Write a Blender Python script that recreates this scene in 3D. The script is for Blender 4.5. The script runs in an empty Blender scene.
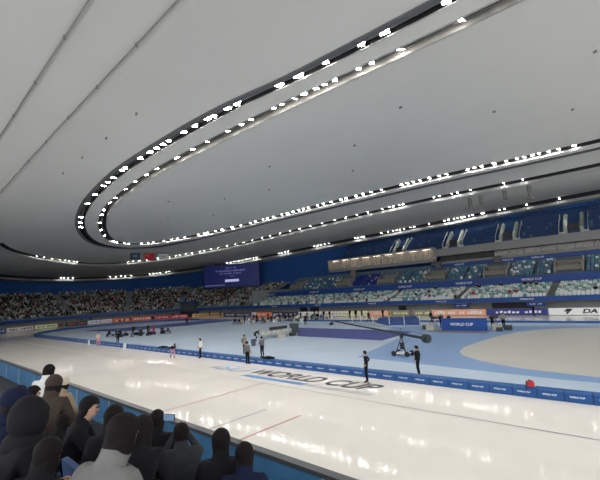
import bpy, bmesh, math, random
from mathutils import Vector, Matrix
R_ = random.Random(7)
SC = bpy.context.scene
COL = SC.collection

# ------------------------------------------------------------------ camera
cam_d = bpy.data.cameras.new('camera')
cam_d.sensor_width = 36.0
cam_d.lens = 22.92
cam_d.clip_end = 2000
cam = bpy.data.objects.new('camera', cam_d)
COL.objects.link(cam)
_X = Vector((0.7330, 0.1361, 0.6666)); _Y = Vector((0.6779, -0.0637, -0.7324))
_X.normalize(); _Y = (_Y - _Y.dot(_X) * _X).normalized(); _Z = _X.cross(_Y)
_m = Matrix((_X, _Y, _Z)).to_4x4()
_m.translation = Vector((0, 0, 5.2))
cam.matrix_world = _m
SC.camera = cam
# ------------------------------------------------------------------ world, exposure
w = bpy.data.worlds.new('hall_air'); SC.world = w; w.use_nodes = True
w.node_tree.nodes['Background'].inputs[0].default_value = (0.97, 0.98, 1.0, 1)
w.node_tree.nodes['Background'].inputs[1].default_value = 1.5
SC.view_settings.view_transform = 'Standard'
SC.view_settings.look = 'None'
SC.view_settings.gamma = 1.0
SC.view_settings.use_curve_mapping = False
SC.view_settings.exposure = 0.58
LAMP = 200.0            # brightness of the floodlight lenses
SC.cycles.max_bounces = 8
SC.cycles.diffuse_bounces = 5
SC.cycles.sample_clamp_indirect = 4.0

# ------------------------------------------------------------------ materials
MATS = {}
def mat(name, col, rough=0.6, metal=0.0, emit=0.0, alpha=1.0, var=0.06, scale=3.0, bump=0.0, spec=0.5, trans=0.0):
    if name in MATS: return MATS[name]
    m = bpy.data.materials.new(name); m.use_nodes = True
    nt = m.node_tree; b = nt.nodes['Principled BSDF']
    b.inputs['Roughness'].default_value = rough
    b.inputs['Metallic'].default_value = metal
    b.inputs['Specular IOR Level'].default_value = spec
    b.inputs['Alpha'].default_value = alpha
    b.inputs['Transmission Weight'].default_value = trans
    if var > 0:
        tc = nt.nodes.new('ShaderNodeTexCoord'); n = nt.nodes.new('ShaderNodeTexNoise')
        n.inputs['Scale'].default_value = scale; n.inputs['Detail'].default_value = 4
        r = nt.nodes.new('ShaderNodeValToRGB')
        r.color_ramp.elements[0].position = .3; r.color_ramp.elements[1].position = .7
        r.color_ramp.elements[0].color = (*[max(0, c * (1 - var)) for c in col], 1)
        r.color_ramp.elements[1].color = (*[min(1, c * (1 + var)) for c in col], 1)
        nt.links.new(tc.outputs['Object'], n.inputs['Vector'])
        nt.links.new(n.outputs['Fac'], r.inputs['Fac'])
        nt.links.new(r.outputs['Color'], b.inputs['Base Color'])
        if bump:
            bp = nt.nodes.new('ShaderNodeBump'); bp.inputs['Strength'].default_value = bump; bp.inputs['Distance'].default_value = .05
            nt.links.new(n.outputs['Fac'], bp.inputs['Height']); nt.links.new(bp.outputs['Normal'], b.inputs['Normal'])
    else:
        b.inputs['Base Color'].default_value = (*col, 1)
    if emit:
        b.inputs['Emission Color'].default_value = (*col, 1)
        b.inputs['Emission Strength'].default_value = emit
    MATS[name] = m
    return m
def S(r, g, b):           # an sRGB colour 0..255 as linear
    f = lambda c: (c / 255 / 12.92) if c / 255 <= .04045 else ((c / 255 + .055) / 1.055) ** 2.4
    return (f(r), f(g), f(b))

# ------------------------------------------------------------------ mesh builder
class MB:
    def __init__(s): s.v = []; s.f = []; s.m = []; s.cur = 0; s.smooth = []; s.sm = False
    def face(s, idx): s.f.append(tuple(idx)); s.m.append(s.cur); s.smooth.append(s.sm)
    def add(s, vs): o = len(s.v); s.v += [tuple(v) for v in vs]; return o
    def quad(s, a, b, c, d):
        o = s.add((a, b, c, d)); s.face((o, o + 1, o + 2, o + 3)); return s
    def box(s, c, d, rz=0.0, ry=0.0, rx=0.0):
        M = Matrix.Rotation(rz, 3, 'Z') @ Matrix.Rotation(ry, 3, 'Y') @ Matrix.Rotation(rx, 3, 'X')
        c = Vector(c)
        o = s.add([c + M @ Vector((sx * d[0] / 2, sy * d[1] / 2, sz * d[2] / 2)) for sx in (-1, 1) for sy in (-1, 1) for sz in (-1, 1)])
        for q in ((0, 1, 3, 2), (4, 6, 7, 5), (0, 4, 5, 1), (2, 3, 7, 6), (0, 2, 6, 4), (1, 5, 7, 3)):
            s.face([o + i for i in q])
        return s
    def tube(s, p, q, r0, r1=None, n=8):
        r1 = r0 if r1 is None else r1
        p = Vector(p); q = Vector(q); d = (q - p)
        if d.length < 1e-6: return s
        d.normalize(); u = d.orthogonal().normalized(); v = d.cross(u)
        o = s.add([c + (u * math.cos(2 * math.pi * i / n) + v * math.sin(2 * math.pi * i / n)) * r for c, r in ((p, r0), (q, r1)) for i in range(n)])
        for i in range(n): s.face((o + i, o + (i + 1) % n, o + n + (i + 1) % n, o + n + i))
        s.face([o + n - 1 - i for i in range(n)]); s.face([o + n + i for i in range(n)])
        return s
    def ball(s, c, r, n=10, k=7):
        r = r if isinstance(r, (tuple, list)) else (r, r, r)
        rows = []
        for j in range(k + 1):
            t = math.pi * j / k
            rows.append(s.add([(c[0] + r[0] * math.sin(t) * math.cos(2 * math.pi * i / n), c[1] + r[1] * math.sin(t) * math.sin(2 * math.pi * i / n), c[2] + r[2] * math.cos(t)) for i in range(n)]))
        for j in range(k):
            for i in range(n):
                s.face((rows[j] + i, rows[j + 1] + i, rows[j + 1] + (i + 1) % n, rows[j] + (i + 1) % n))
        return s
    def prism(s, poly, z0, z1):
        n = len(poly)
        o = s.add([(x, y, z0) for x, y in poly] + [(x, y, z1) for x, y in poly])
        s.face([o + n - 1 - i for i in range(n)]); s.face([o + n + i for i in range(n)])
        for i in range(n): s.face((o + i, o + (i + 1) % n, o + n + (i + 1) % n, o + n + i))
        return s
    def loft(s, *curves):
        os_ = [s.add(c) for c in curves]; n = len(curves[0])
        for a, b in zip(os_, os_[1:]):
            for i in range(n - 1): s.face((a + i, a + i + 1, b + i + 1, b + i))
        return s
    def mesh(s, name, mats):
        me = bpy.data.meshes.new(name); me.from_pydata(s.v, [], s.f)
        for m in (mats if isinstance(mats, (list, tuple)) else [mats]): me.materials.append(m)
        me.polygons.foreach_set('material_index', s.m)
        me.polygons.foreach_set('use_smooth', s.smooth)
        me.update()
        bm = bmesh.new(); bm.from_mesh(me)
        bmesh.ops.recalc_face_normals(bm, faces=bm.faces)
        bm.to_mesh(me); bm.free()
        return me
    def build(s, name, mats, parent=None, loc=(0, 0, 0), rz=0.0):
        return link(name, s.mesh(name, mats), parent, loc, rz)
def link(name, me, parent=None, loc=(0, 0, 0), rz=0.0):
    o = bpy.data.objects.new(name, me); COL.objects.link(o)
    o.location = loc; o.rotation_euler = (0, 0, rz)
    if parent is not None: o.parent = parent
    return o
def tag(o, label=None, cat=None, group=None, kind=None):
    if label: o['label'] = label
    if cat: o['category'] = cat
    if group: o['group'] = group
    if kind: o['kind'] = kind
    return o
def struct(o, label=None): return tag(o, label, None, None, 'structure')
def empty(name, loc=(0, 0, 0), rz=0.0): return link(name, None, None, loc, rz)
KIDS = {}
def copy_tree(src, loc=None, rz=None):
    c = src.copy(); COL.objects.link(c)
    for ch in KIDS.get(src.name) or list(src.children):
        d = ch.copy(); COL.objects.link(d); d.parent = c; d.matrix_parent_inverse = ch.matrix_parent_inverse
        for g in list(ch.children):
            e = g.copy(); COL.objects.link(e); e.parent = d; e.matrix_parent_inverse = g.matrix_parent_inverse
    if loc is not None: c.location = loc
    if rz is not None: c.rotation_euler = (0, 0, rz)
    return c
def text_mesh(s, size, extrude=0.0, shear=0.0, bold=0.0, sx=1.0):
    cu = bpy.data.curves.new('lettering', 'FONT'); cu.body = s; cu.size = size; cu.extrude = extrude; cu.shear = shear
    cu.align_x = 'CENTER'; cu.align_y = 'CENTER'; cu.offset = bold
    o = bpy.data.objects.new('lettering', cu); COL.objects.link(o)
    dg = bpy.context.evaluated_depsgraph_get()
    me = bpy.data.meshes.new_from_object(o.evaluated_get(dg))
    bpy.data.objects.remove(o); bpy.data.curves.remove(cu)
    if sx != 1.0:
        for v in me.vertices: v.co.x *= sx
    me.materials.clear()
    return me
def upright(me, m, parent, name, loc, rz):      # lettering standing on a vertical face that looks along -Y at rz = 0
    me.materials.clear(); me.materials.append(m)
    o = link(name, me, parent, loc); o.rotation_euler = (math.pi / 2, 0, rz); return o

# ------------------------------------------------------------------ plan curves
def catmull(P, k=8):
    P = [Vector(p) for p in P]; out = []
    for i in range(len(P) - 1):
        a, b, c, d = P[max(0, i - 1)], P[i], P[i + 1], P[min(len(P) - 1, i + 2)]
        for j in range(k):
            t = j / k
            out.append(.5 * (2 * b + (c - a) * t + (2 * a - 5 * b + 4 * c - d) * t * t + (3 * b - a - 3 * c + d) * t ** 3))
    return out + [P[-1]]
def resample(P, n):
    L = [0.0]
    for a, b in zip(P, P[1:]): L.append(L[-1] + (b - a).length)
    out = []; j = 0
    for i in range(n):
        t = L[-1] * i / (n - 1)
        while j < len(P) - 2 and L[j + 1] < t: j += 1
        s = (t - L[j]) / max(1e-9, L[j + 1] - L[j]); out.append(P[j].lerp(P[j + 1], min(1, max(0, s))))
    return out
def ring(P, n=90):
    """Near half and far half of an oval are resampled apart, so that ovals of unlike size loft well."""
    C = catmull(P)
    for _ in range(6): C = [C[0]] + [(C[i - 1] + C[i] * 2 + C[i + 1]) / 4 for i in range(1, len(C) - 1)] + [C[-1]]
    k = min(range(len(C)), key=lambda i: C[i].x)
    return resample(C[:k + 1], n) + resample(C[k:], n)[1:]
def offs(C, d, dz=0.0):
    out = []
    for i, p in enumerate(C):
        t = C[min(len(C) - 1, i + 1)] - C[max(0, i - 1)]; t.z = 0
        if t.length < 1e-6: t = Vector((1, 0, 0))
        t.normalize(); nrm = Vector((t.y, -t.x, 0))      # the curve runs right to left on the near side: this points outward
        out.append(p - nrm * d + Vector((0, 0, dz)))
    return out
def up(C, dz): return [p + Vector((0, 0, dz)) for p in C]
def lerpc(A, B, t): return [a.lerp(b, t) for a, b in zip(A, B)]

# ------------------------------------------------------------------ colours
ICE = mat('ice_white', (0.86, 0.82, 0.755), .065, var=.035, scale=.35, spec=.09)
BLUEICE = mat('ice_pale_blue', (0.50, 0.605, 0.72), .35, var=.05, scale=.25, spec=.3)
DEEPICE = mat('ice_mid_blue', (0.23, 0.37, 0.61), .35, var=.05, scale=.25, spec=.3)
RINK = mat('ice_rink_cream', (0.62, 0.60, 0.54), .3, var=.04, scale=.3, spec=.3)
MATBLUE = mat('mat_violet_blue', (0.06, 0.08, 0.27), .8, var=.08, scale=.6)
CEIL = mat('roof_membrane', (0.64, 0.635, 0.605), .75, var=.04, scale=.08)
CEIL2 = mat('roof_membrane_outer', (0.60, 0.60, 0.58), .75, var=.04, scale=.08)
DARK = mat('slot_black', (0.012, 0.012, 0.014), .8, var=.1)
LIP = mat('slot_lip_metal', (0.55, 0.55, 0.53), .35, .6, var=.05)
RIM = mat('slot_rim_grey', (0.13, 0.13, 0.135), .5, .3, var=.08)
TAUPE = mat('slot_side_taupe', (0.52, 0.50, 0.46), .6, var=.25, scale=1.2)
STEEL = mat('truss_steel', (0.30, 0.30, 0.30), .4, .8, var=.05)
WALLB = mat('wall_blue', (0.022, 0.115, 0.39), .7, var=.08, scale=.2)
CONC = mat('concrete_grey', (0.30, 0.31, 0.31), .8, var=.10, scale=.8)
STEP = mat('stand_step_grey', (0.24, 0.26, 0.26), .8, var=.12, scale=1.0)
FASC = mat('fascia_blue', (0.006, 0.06, 0.29), .5, var=.08, scale=.6)
FASC2 = mat('fascia_deep_blue', (0.006, 0.052, 0.26), .5, var=.08, scale=.6)
PADM = mat('pad_blue', (0.012, 0.090, 0.30), .45, var=.10, scale=2.0)
WHITE = mat('white_paint', (0.78, 0.80, 0.82), .5, var=.03)
BLACKP = mat('black_plastic', (0.012, 0.012, 0.014), .45, var=.05)
LENS = mat('lamp_lens', (1.0, 0.96, 0.90), .3, emit=LAMP * .62, var=0)
LENS2 = mat('lamp_lens_small', (1.0, 0.96, 0.90), .3, emit=LAMP * .3, var=0)
LENS3 = mat('lamp_lens_far', (1.0, 0.96, 0.90), .3, emit=LAMP * .42, var=0)
LENS4 = mat('lamp_lens_stand', (1.0, 0.97, 0.92), .3, emit=LAMP * .5, var=0)
BEAM = mat('gallery_beam_grey', (0.24, 0.24, 0.235), .6, var=.06)
TAN = mat('block_tan_grey', (0.22, 0.20, 0.17), .7, var=.1)

# ------------------------------------------------------------------ the oval family for boards, pads and stands
def sp(s, o, z=0.0, r0=28.5, xc=-91.0, yc=37.5):
    """s metres along the board line from the end of the far straight (negative: along the straight), o metres out from the pads."""
    if s <= 0: return Vector((xc - s, yc + 17.5 + o, z)), math.pi / 2
    a = math.pi / 2 + s / r0
    return Vector((xc + (17.5 + o) * math.cos(a), yc + (17.5 + o) * math.sin(a), z)), a
def srange(a, b, step): 
    n = max(1, int(round(abs(b - a) / step))); return [a + (b - a) * i / n for i in range(n + 1)]
def sloft(mb, ss, prof):
    mb.loft(*[[sp(s, o, z)[0] for s in ss] for o, z in prof]); return mb

# ------------------------------------------------------------------ floor
f = MB(); f.prism([(-175, -16), (40, -16), (40, 100), (-175, 100)], -.3, -.06)
struct(f.build('floor', mat('hall_floor_grey', (0.20, 0.21, 0.22), .7, var=.1, scale=.5)), 'grey hall floor around the ice')
def oval(o, xc, n=40, x1=38.0, yc=37.5):
    r = 17.5 + o; p = [(x1, yc - r)]
    for i in range(n + 1):
        a = -math.pi / 2 - math.pi * i / n; p.append((xc + r * math.cos(a), yc + r * math.sin(a)))
    return p + [(x1, yc + r)]
f = MB(); p = oval(11.6, -91, 48)
p[0] = (38, 7.3)
f.prism(p, -.06, 0.0)
ice = struct(f.build('floor_ice', ICE), 'white speed skating ice track')
f = MB(); f.prism(oval(-.2, -86, 48), 0.0, .008)
struct(f.build('floor_infield', BLUEICE), 'pale blue painted infield')
f = MB()
f.prism([(38, 23.9), (-4, 24.2), (-18, 25.6), (-20.6, 37.9), (-26, 44.0), (-27, 47.6), (-20, 50.0), (0, 51.5), (38, 51.5)], .008, .014)
struct(f.build('floor_infield_blue', DEEPICE), 'deeper blue part of the infield round the rink')
f = MB()
f.prism([(38, 23.6), (4, 24.6), (-1, 25.1), (-4.3, 25.8), (-6.8, 26.3), (-9.3, 27.6), (-11.2, 29.4), (-12.0, 31.0), (-12.4, 33.2), (-12.3, 36.6), (-12.0, 40.5), (-11.2, 44.2), (-9.6, 47.2), (-7.6, 49.0), (-3, 50.6), (4, 51.0), (38, 51.0)], .014, .02)
struct(f.build('floor_rink', RINK), 'cream white training rink with a rounded end')
MAT2 = MATBLUE
def floormat(poly, label):
    f = MB(); f.prism(poly, .008, .05); tag(f.build('floor_mat', MAT2), label, 'mat')
floormat([(-41.0, 43.7), (-24.2, 43.2), (-21.6, 42.2), (-21.2, 34.8), (-33.4, 35.2)], 'violet blue mat under the long arm of the camera crane')
floormat([(-89.8, 29.6), (-86.7, 35.1), (-83.7, 40.9), (-83, 47), (-81, 53.6), (-71, 53.6), (-72, 48), (-72, 42.5), (-74.4, 36.3), (-76, 31)], 'long violet blue mat behind the skaters resting near the far curve')

# painted lines and lettering on the ice: children of the ice
def ribbon(mb, P, wd, z=.006):
    L = offs(P, wd / 2); Q = offs(P, -wd / 2)
    mb.loft([(v.x, v.y, z) for v in L], [(v.x, v.y, z) for v in Q])
LINEG = mat('line_grey_blue', (0.36, 0.37, 0.42), .3, var=.05)
LINER = mat('line_red', (0.55, 0.22, 0.20), .3, var=.05)
f = MB(); ribbon(f, [Vector((x, y, 0)) for x, y in oval(4.1, -86, 60)], .09)
f.build('lane_line', LINEG, ice)
f = MB()
for x, y0, y1 in ((-18.1, 9.4, 15.9), (-12.0, 9.2, 12.6)): f.quad((x - .05, y0, .006), (x + .05, y0, .006), (x + .05, y1, .006), (x - .05, y1, .006))
f.build('start_line', LINER, ice)
f = MB(); f.quad((-14.04, 8.6, .006), (-13.94, 8.6, .006), (-13.94, 12.4, .006), (-14.04, 12.4, .006))
f.build('start_line', LINEG, ice)
INK = mat('lettering_black', (0.045, 0.045, 0.05), .35, var=.05); PB = mat('lettering_pale_blue', (0.16, 0.33, 0.64), .35, var=.05)
MB_ = mat('lettering_blue', (0.16, 0.34, 0.66), .35, var=.05); PG = mat('lettering_grey', (0.46, 0.48, 0.54), .35, var=.05)
def floor_text(s, x0, x1, y0, y1, m, shear=.35, bold=.028):
    me = text_mesh(s, 1.0, 0, shear, bold); xs = [v.co.x for v in me.vertices]; ys = [v.co.y for v in me.vertices]
    for v in me.vertices:
        v.co.x = x0 + (v.co.x - min(xs)) / (max(xs) - min(xs)) * (x1 - x0); v.co.y = y0 + (v.co.y - min(ys)) / (max(ys) - min(ys)) * (y1 - y0); v.co.z = .007
    me.materials.append(m); o = link('lettering', me, ice); return o
floor_text('ISU', -26.0, -21.7, 17.3, 18.7, PB, .35, 0.0)
floor_text('WORLD CUP', -21.3, -11.45, 17.4, 18.85, INK)
def strokes(mb, x0, x1, y0, y1, z, n, seed, vert=False, yv=0.0):
    """Writing too small to read in the photograph: a row of letter-like marks."""
    r = random.Random(seed); wd = (x1 - x0) / n
    for i in range(n):
        if r.random() < .1: continue
        a = x0 + wd * (i + .12); b = a + wd * r.uniform(.5, .76); t = y1 if r.random() < .4 else y0 + (y1 - y0) * .72
        k = (t - y0) * .2
        pts = [(a, y0), (b, y0), (b + k, t), (a + k, t)]
        mb.quad(*[(px, yv, py) if vert else (px, py, z) for px, py in pts])
f = MB(); f.quad((-21.3, 16.62, .005), (-15.7, 16.62, .005), (-15.5, 17.12, .005), (-21.1, 17.12, .005)); f.build('lettering_band', MB_, ice)
f = MB(); strokes(f, -20.9, -15.9, 16.74, 17.0, .009, 16, 3); f.build('lettering', PB, ice)
f = MB(); f.quad((-15.5, 16.66, .005), (-11.2, 16.66, .005), (-11.0, 17.08, .005), (-15.3, 17.08, .005)); f.build('lettering_band', PG, ice)
f = MB(); strokes(f, -15.2, -11.4, 16.75, 16.98, .009, 16, 4); f.build('lettering', ICE, ice)

# ------------------------------------------------------------------ roof
R1o = ring([(25, 19.5, 20), (4, 19.0, 20), (-15.3, 17.9, 20.0), (-21.3, 17.0, 20.0), (-28.2, 16.5, 20.0), (-39.6, 16.4, 20.0), (-47.5, 17.0, 20.0), (-57.8, 18.3, 19.8), (-68.0, 20.6, 19.5), (-76.9, 23.6, 19.2), (-84.6, 27.3, 18.8), (-89.4, 31.1, 18.5), (-91.6, 34.7, 18.4), (-92.0, 39.2, 18.4), (-88.3, 44.0, 18.6), (-81.0, 46.9, 19.0), (-60, 50.3, 19.8), (-32.3, 51.9, 20.0), (-16.7, 52.6, 20.0), (-5.7, 53.8, 20.0), (25, 55, 20)])
R1c = ring([(25, 22.6, 20), (4, 22.3, 20), (-8.9, 21.9, 20.0), (-18.5, 21.3, 20.0), (-40.1, 20.9, 20.0), (-49.7, 21.6, 19.9), (-59.3, 22.9, 19.8), (-68.8, 25.7, 19.5), (-75.0, 28.2, 19.3), (-81.1, 31.3, 19.0), (-85.3, 35.2, 18.8), (-84.6, 40.0, 18.8), (-76.8, 44.3, 19.2), (-62.9, 48.3, 19.7), (-50, 48.8, 19.9), (-29.0, 49.3, 20.0), (-15.7, 50.2, 20.0), (-5.3, 51.5, 20.0), (25, 52.6, 20)])
R1a = lerpc(R1c, R1o, .69); R1b = lerpc(R1c, R1o, .26); R1r = lerpc(R1c, R1o, .90)
R2 = ring([(25, 9, 20), (-20, 9, 20), (-50, 9.2, 19.8), (-78, 11, 18.9), (-96.2, 16.0, 18.0), (-106.8, 23.5, 17.6), (-113.4, 32.0, 17.3), (-118.0, 43.0, 17.1), (-105.6, 54.6, 17.6), (-81.3, 60.8, 18.5), (-55.6, 60.9, 19.0), (-30.6, 59.7, 19.2), (-17.6, 60.0, 19.2), (-6.9, 60.8, 19.2), (25, 61, 19.2)])
R3 = ring([(25, -10, 20), (-50, -8, 19.4), (-95, -2, 17.2), (-122, 9, 15.8), (-136.8, 22.5, 15.1), (-142.4, 31.6, 14.8), (-144.5, 42.5, 14.7), (-141.0, 55.9, 14.8), (-131.3, 67.0, 15.3), (-115.7, 74.3, 16.0), (-102.8, 77.6, 16.6), (-80.4, 80.9, 17.5), (-59.4, 82.0, 18.3), (-43.7, 83.2, 18.8), (-25.1, 83.8, 19.4), (-10.0, 84.1, 19.75), (25, 84.6, 20.2)])
WT = ring([(25, -13, 19.6), (-50, -11, 19.0), (-98, -5, 16.8), (-128, 7, 15.2), (-145.3, 23.9, 14.3), (-150.9, 33.6, 14.1), (-152.2, 44.7, 14.0), (-149, 59.3, 14.1), (-136.1, 71.5, 14.8), (-121.0, 78.0, 15.5), (-102, 83.6, 16.2), (-83.8, 86.0, 17.0), (-63.6, 86.9, 17.8), (-46.1, 87.6, 18.4), (-26.3, 87.7, 19.0), (-10.4, 87.9, 19.4), (25, 88.2, 19.8)])
NN = len(R1c); H2 = NN // 2
# beyond its far end the oval steps down: the outer roof hangs lower than the roof inside the oval
DROP = [-.5 * max(0.0, min(1.0, (i - H2 + 6) / 22)) for i in range(NN)]
def drop(C, k=1.0, dz=0.0): return [p + Vector((0, 0, DROP[i] * k + dz)) for i, p in enumerate(C)]
ceil = MB(); ceil.sm = True
near, farc = R1c[:H2 + 1], R1c[H2:][::-1]          # inner cap: strips from the near edge to the far edge
rows = []
for k in range(13):
    t = k / 12
    rows.append([a.lerp(b, t) + Vector((0, 0, .55 * math.sin(math.pi * t) * min(1, (b - a).length / 20))) for a, b in zip(near, farc)])
ceil.loft(*rows)
ceil.loft(drop(R1b), drop(R1a))
ceil.build('ceiling', CEIL)
roof = struct(bpy.data.objects['ceiling'], 'pale grey roof membrane inside the lamp oval')
ceil = MB(); ceil.sm = True
kz = next(i for i, p in enumerate(R2) if p.x < -92)
R2i = [p + Vector((0, 0, .12 if i >= kz else 0)) for i, p in enumerate(offs(R2, -.75))]; R2o = [p + Vector((0, 0, -.55 if i >= kz else 0)) for i, p in enumerate(offs(R2, .35))]; R3i = offs(R3, -.8, .3)
R1d = drop(R1o)
ceil.loft(R1d, *[[p + Vector((0, 0, .2 * math.sin(math.pi * t))) for p in lerpc(R1d, R2i, t)] for t in (.25, .5, .75)], R2i)
ceil.loft(R2o, *[lerpc(R2o, R3i, t) for t in (.33, .66)], R3i)
ceil.loft(offs(R3, .2, -.8), offs(WT, 0, -.3))
struct(ceil.build('ceiling_outer', CEIL2), 'grey outer rings of the roof')
# open lighting slots: dark troughs with lips
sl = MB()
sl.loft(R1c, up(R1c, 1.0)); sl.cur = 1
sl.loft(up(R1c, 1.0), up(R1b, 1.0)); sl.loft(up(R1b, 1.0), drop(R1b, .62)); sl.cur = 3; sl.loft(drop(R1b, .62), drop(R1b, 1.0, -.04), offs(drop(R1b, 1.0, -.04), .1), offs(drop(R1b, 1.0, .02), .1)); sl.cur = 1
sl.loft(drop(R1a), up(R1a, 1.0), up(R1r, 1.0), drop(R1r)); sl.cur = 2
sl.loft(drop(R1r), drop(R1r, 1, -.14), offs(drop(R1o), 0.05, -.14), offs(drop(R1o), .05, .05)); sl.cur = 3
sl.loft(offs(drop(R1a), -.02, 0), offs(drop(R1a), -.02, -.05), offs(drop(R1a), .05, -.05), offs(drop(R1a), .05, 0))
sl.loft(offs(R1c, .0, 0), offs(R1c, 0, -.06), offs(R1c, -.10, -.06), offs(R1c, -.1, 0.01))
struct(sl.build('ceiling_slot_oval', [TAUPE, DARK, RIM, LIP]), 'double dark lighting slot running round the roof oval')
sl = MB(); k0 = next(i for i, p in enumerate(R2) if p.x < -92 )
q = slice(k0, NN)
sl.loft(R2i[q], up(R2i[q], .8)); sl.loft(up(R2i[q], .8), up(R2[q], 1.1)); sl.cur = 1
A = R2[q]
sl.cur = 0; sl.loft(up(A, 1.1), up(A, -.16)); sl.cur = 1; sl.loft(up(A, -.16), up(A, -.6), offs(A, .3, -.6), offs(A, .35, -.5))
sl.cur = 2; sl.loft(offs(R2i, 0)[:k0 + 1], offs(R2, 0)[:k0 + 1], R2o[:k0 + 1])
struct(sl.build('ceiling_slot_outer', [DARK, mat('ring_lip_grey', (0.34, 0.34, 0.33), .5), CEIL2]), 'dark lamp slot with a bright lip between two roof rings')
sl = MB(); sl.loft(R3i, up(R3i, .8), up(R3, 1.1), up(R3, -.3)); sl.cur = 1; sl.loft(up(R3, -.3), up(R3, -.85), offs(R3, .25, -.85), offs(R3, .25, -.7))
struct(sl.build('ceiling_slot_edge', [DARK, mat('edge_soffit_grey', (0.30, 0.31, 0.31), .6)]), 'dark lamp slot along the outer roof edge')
# seams with studs on the near roof
sm = MB()
for yy, x0, x1 in ((5.9, -40, -14), (9.0, -62, -12), (12.6, -46, -22)):
    for i in range(int((x1 - x0) / 2)):
        xx = x0 + 2 * i; 
        zz = min(R2[:H2], key=lambda p: abs(p.x - xx)).z - .12
        if yy < 12: sm.box((xx + 1, yy, zz + .03), (2.05, .028, .12))
        if i % 3 == 0: sm.box((xx, yy, zz), (.16, .12, .2))
for i_, k_ in ((30, 3), (36, 5), (44, 4), (50, 7), (56, 6), (60, 3), (64, 8), (68, 5), (40, 8), (26, 6), (20, 4), (22, 8), (14, 6), (17, 3), (11, 8)):
    p = rows[k_][i_]; sm.box((p.x, p.y, p.z - .06), (.22, .18, .14))
struct(sm.build('ceiling_seam', mat('seam_grey', (0.20, 0.19, 0.17), .7)), 'thin dark roof seams with small clips')
# lighting trusses inside the oval slots: zigzag steel
def truss(C, lo, hi, step=2):
    t = MB()
    for i in range(lo, hi - step, step):
        a, b = C[i], C[i + step]
        t.tube(a + Vector((0, 0, .12)), b + Vector((0, 0, .12)), .035, n=5); t.tube(a + Vector((0, 0, .6)), b + Vector((0, 0, .6)), .03, n=5)
        t.tube(a + Vector((0, 0, .12)), a.lerp(b, .5) + Vector((0, 0, .6)), .02, n=4); t.tube(a.lerp(b, .5) + Vector((0, 0, .6)), b + Vector((0, 0, .12)), .02, n=4)
    return t
Tin = lerpc(R1c, R1b, .6); Tout = lerpc(R1a, R1r, .55)
struct(truss(Tin, 0, NN).build('ceiling_truss_inner', STEEL)); struct(truss(Tout, 0, NN).build('ceiling_truss_outer', STEEL))

# outer wall
wl = MB(); q0 = next(i for i, p in enumerate(WT) if p.x < -60)
wl.loft(offs(WT, 0, -.3)[q0:], [Vector((p.x, p.y, -.1)) for p in WT[q0:]])
struct(wl.build('wall_far', WALLB), 'blue end and far wall under the roof edge')

# ------------------------------------------------------------------ grandstands
SS_END = srange(-8, 64, 2.0); SS_FAR = srange(-116, -8, 4.0)
ROWS_END = [(13.6 + .82 * i, 2.75 + .30 * i) for i in range(23)]
ROWS_FAR = [(13.6 + .75 * i, 2.30 + .20 * i) for i in range(9)]
ROWS_UP = [(20.6 + .66 * i, 5.85 + .36 * i) for i in range(7)]
ROWS_TOP = [(25.2 + .66 * i, 12.7 + .62 * i) for i in range(9)]
def steps(rows, run, tail):
    pr = []
    for i, (o, z) in enumerate(rows):
        pr += [(o, z), (o + run, z)]
    return pr + tail
g = MB(); sloft(g, SS_END, [(13.6, 1.9)] + steps(ROWS_END, .82, [(33, 9.4), (33, 0)]))
struct(g.build('grandstand_end', STEP), 'stepped end stand full of spectators')
g = MB(); sloft(g, SS_FAR, [(13.6, 1.9)] + steps(ROWS_FAR, .75, [(20.3, 4.6), (20.3, 0)]))
g.box((sp(-8, 24)[0].x, sp(-8, 24)[0].y, 3.4), (.3, 18, 6.8))
struct(g.build('grandstand_far', STEP), 'stepped lower stand on the far straight')
XUP0, XUP1 = -75.0, 24.0
SS_UP = srange(-115, -16, 3.0)
g = MB(); sloft(g, SS_UP, [(20.5, 5.0)] + steps(ROWS_UP, .66, [(25.2, 9.6), (25.2, 0)]))
struct(g.build('grandstand_upper', mat('stand_step_slate', (0.10, 0.14, 0.18), .8, var=.1)), 'stepped upper stand on the far straight')
SS_TOP = srange(-115, -31, 3.0)
g = MB(); sloft(g, SS_TOP, [(25.1, 12.0), (25.1, 12.7)] + steps(ROWS_TOP, .66, [(31.4, 18.2)]))
struct(g.build('grandstand_top', mat('stand_step_navy', (0.02, 0.065, 0.18), .8, var=.1)), 'steep navy top stand under the roof')
# concourse wall behind the boards, ceiling of the concourse
g = MB(); sloft(g, srange(-116, 64, 3), [(15.6, 0), (15.6, 2.2)]); sloft(g, srange(-116, 64, 3), [(13.6, 1.9), (15.6, 1.9)])
struct(g.build('wall_concourse', CONC), 'grey recess behind the advertising boards')
g = MB(); sloft(g, srange(-116, 74, 3), [(11.65, -.06), (15.6, -.055)]); struct(g.build('floor_concourse', CONC))
# fascias
def fascia(name, ss, o, z0, z1, m, label):
    g = MB(); sloft(g, ss, [(o, z0), (o - .12, z0 + .02), (o - .12, z1), (o + .05, z1)])
    return struct(g.build(name, m), label)
fl = fascia('trim_1', srange(-116, 64, 2), 13.55, 1.98, 2.68, FASC, 'blue lower fascia in front of the lowest seats')
fu = fascia('trim_2', srange(-115, -9, 3), 20.45, 4.72, 6.0, FASC2, 'deep blue fascia between lower and upper seats')
fb = fascia('trim_3', srange(-115, -56, 3), 25.1, 8.95, 9.6, FASC2, 'blue banner band above the upper seats')
def fascia_text(parent, xs, y, z, size, m):
    for i, x in enumerate(xs):
        me = text_mesh('WORLD CUP', size, 0, .1, .01); upright(me, m, parent, 'lettering', (x, y, z), 0)
TXT = mat('lettering_white', (0.75, 0.80, 0.88), .5, var=.02)
fascia_text(fl, (-15.1, -28.8, -43.3, -57.9, -72.5), 68.38, 2.33, .32, TXT)
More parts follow.
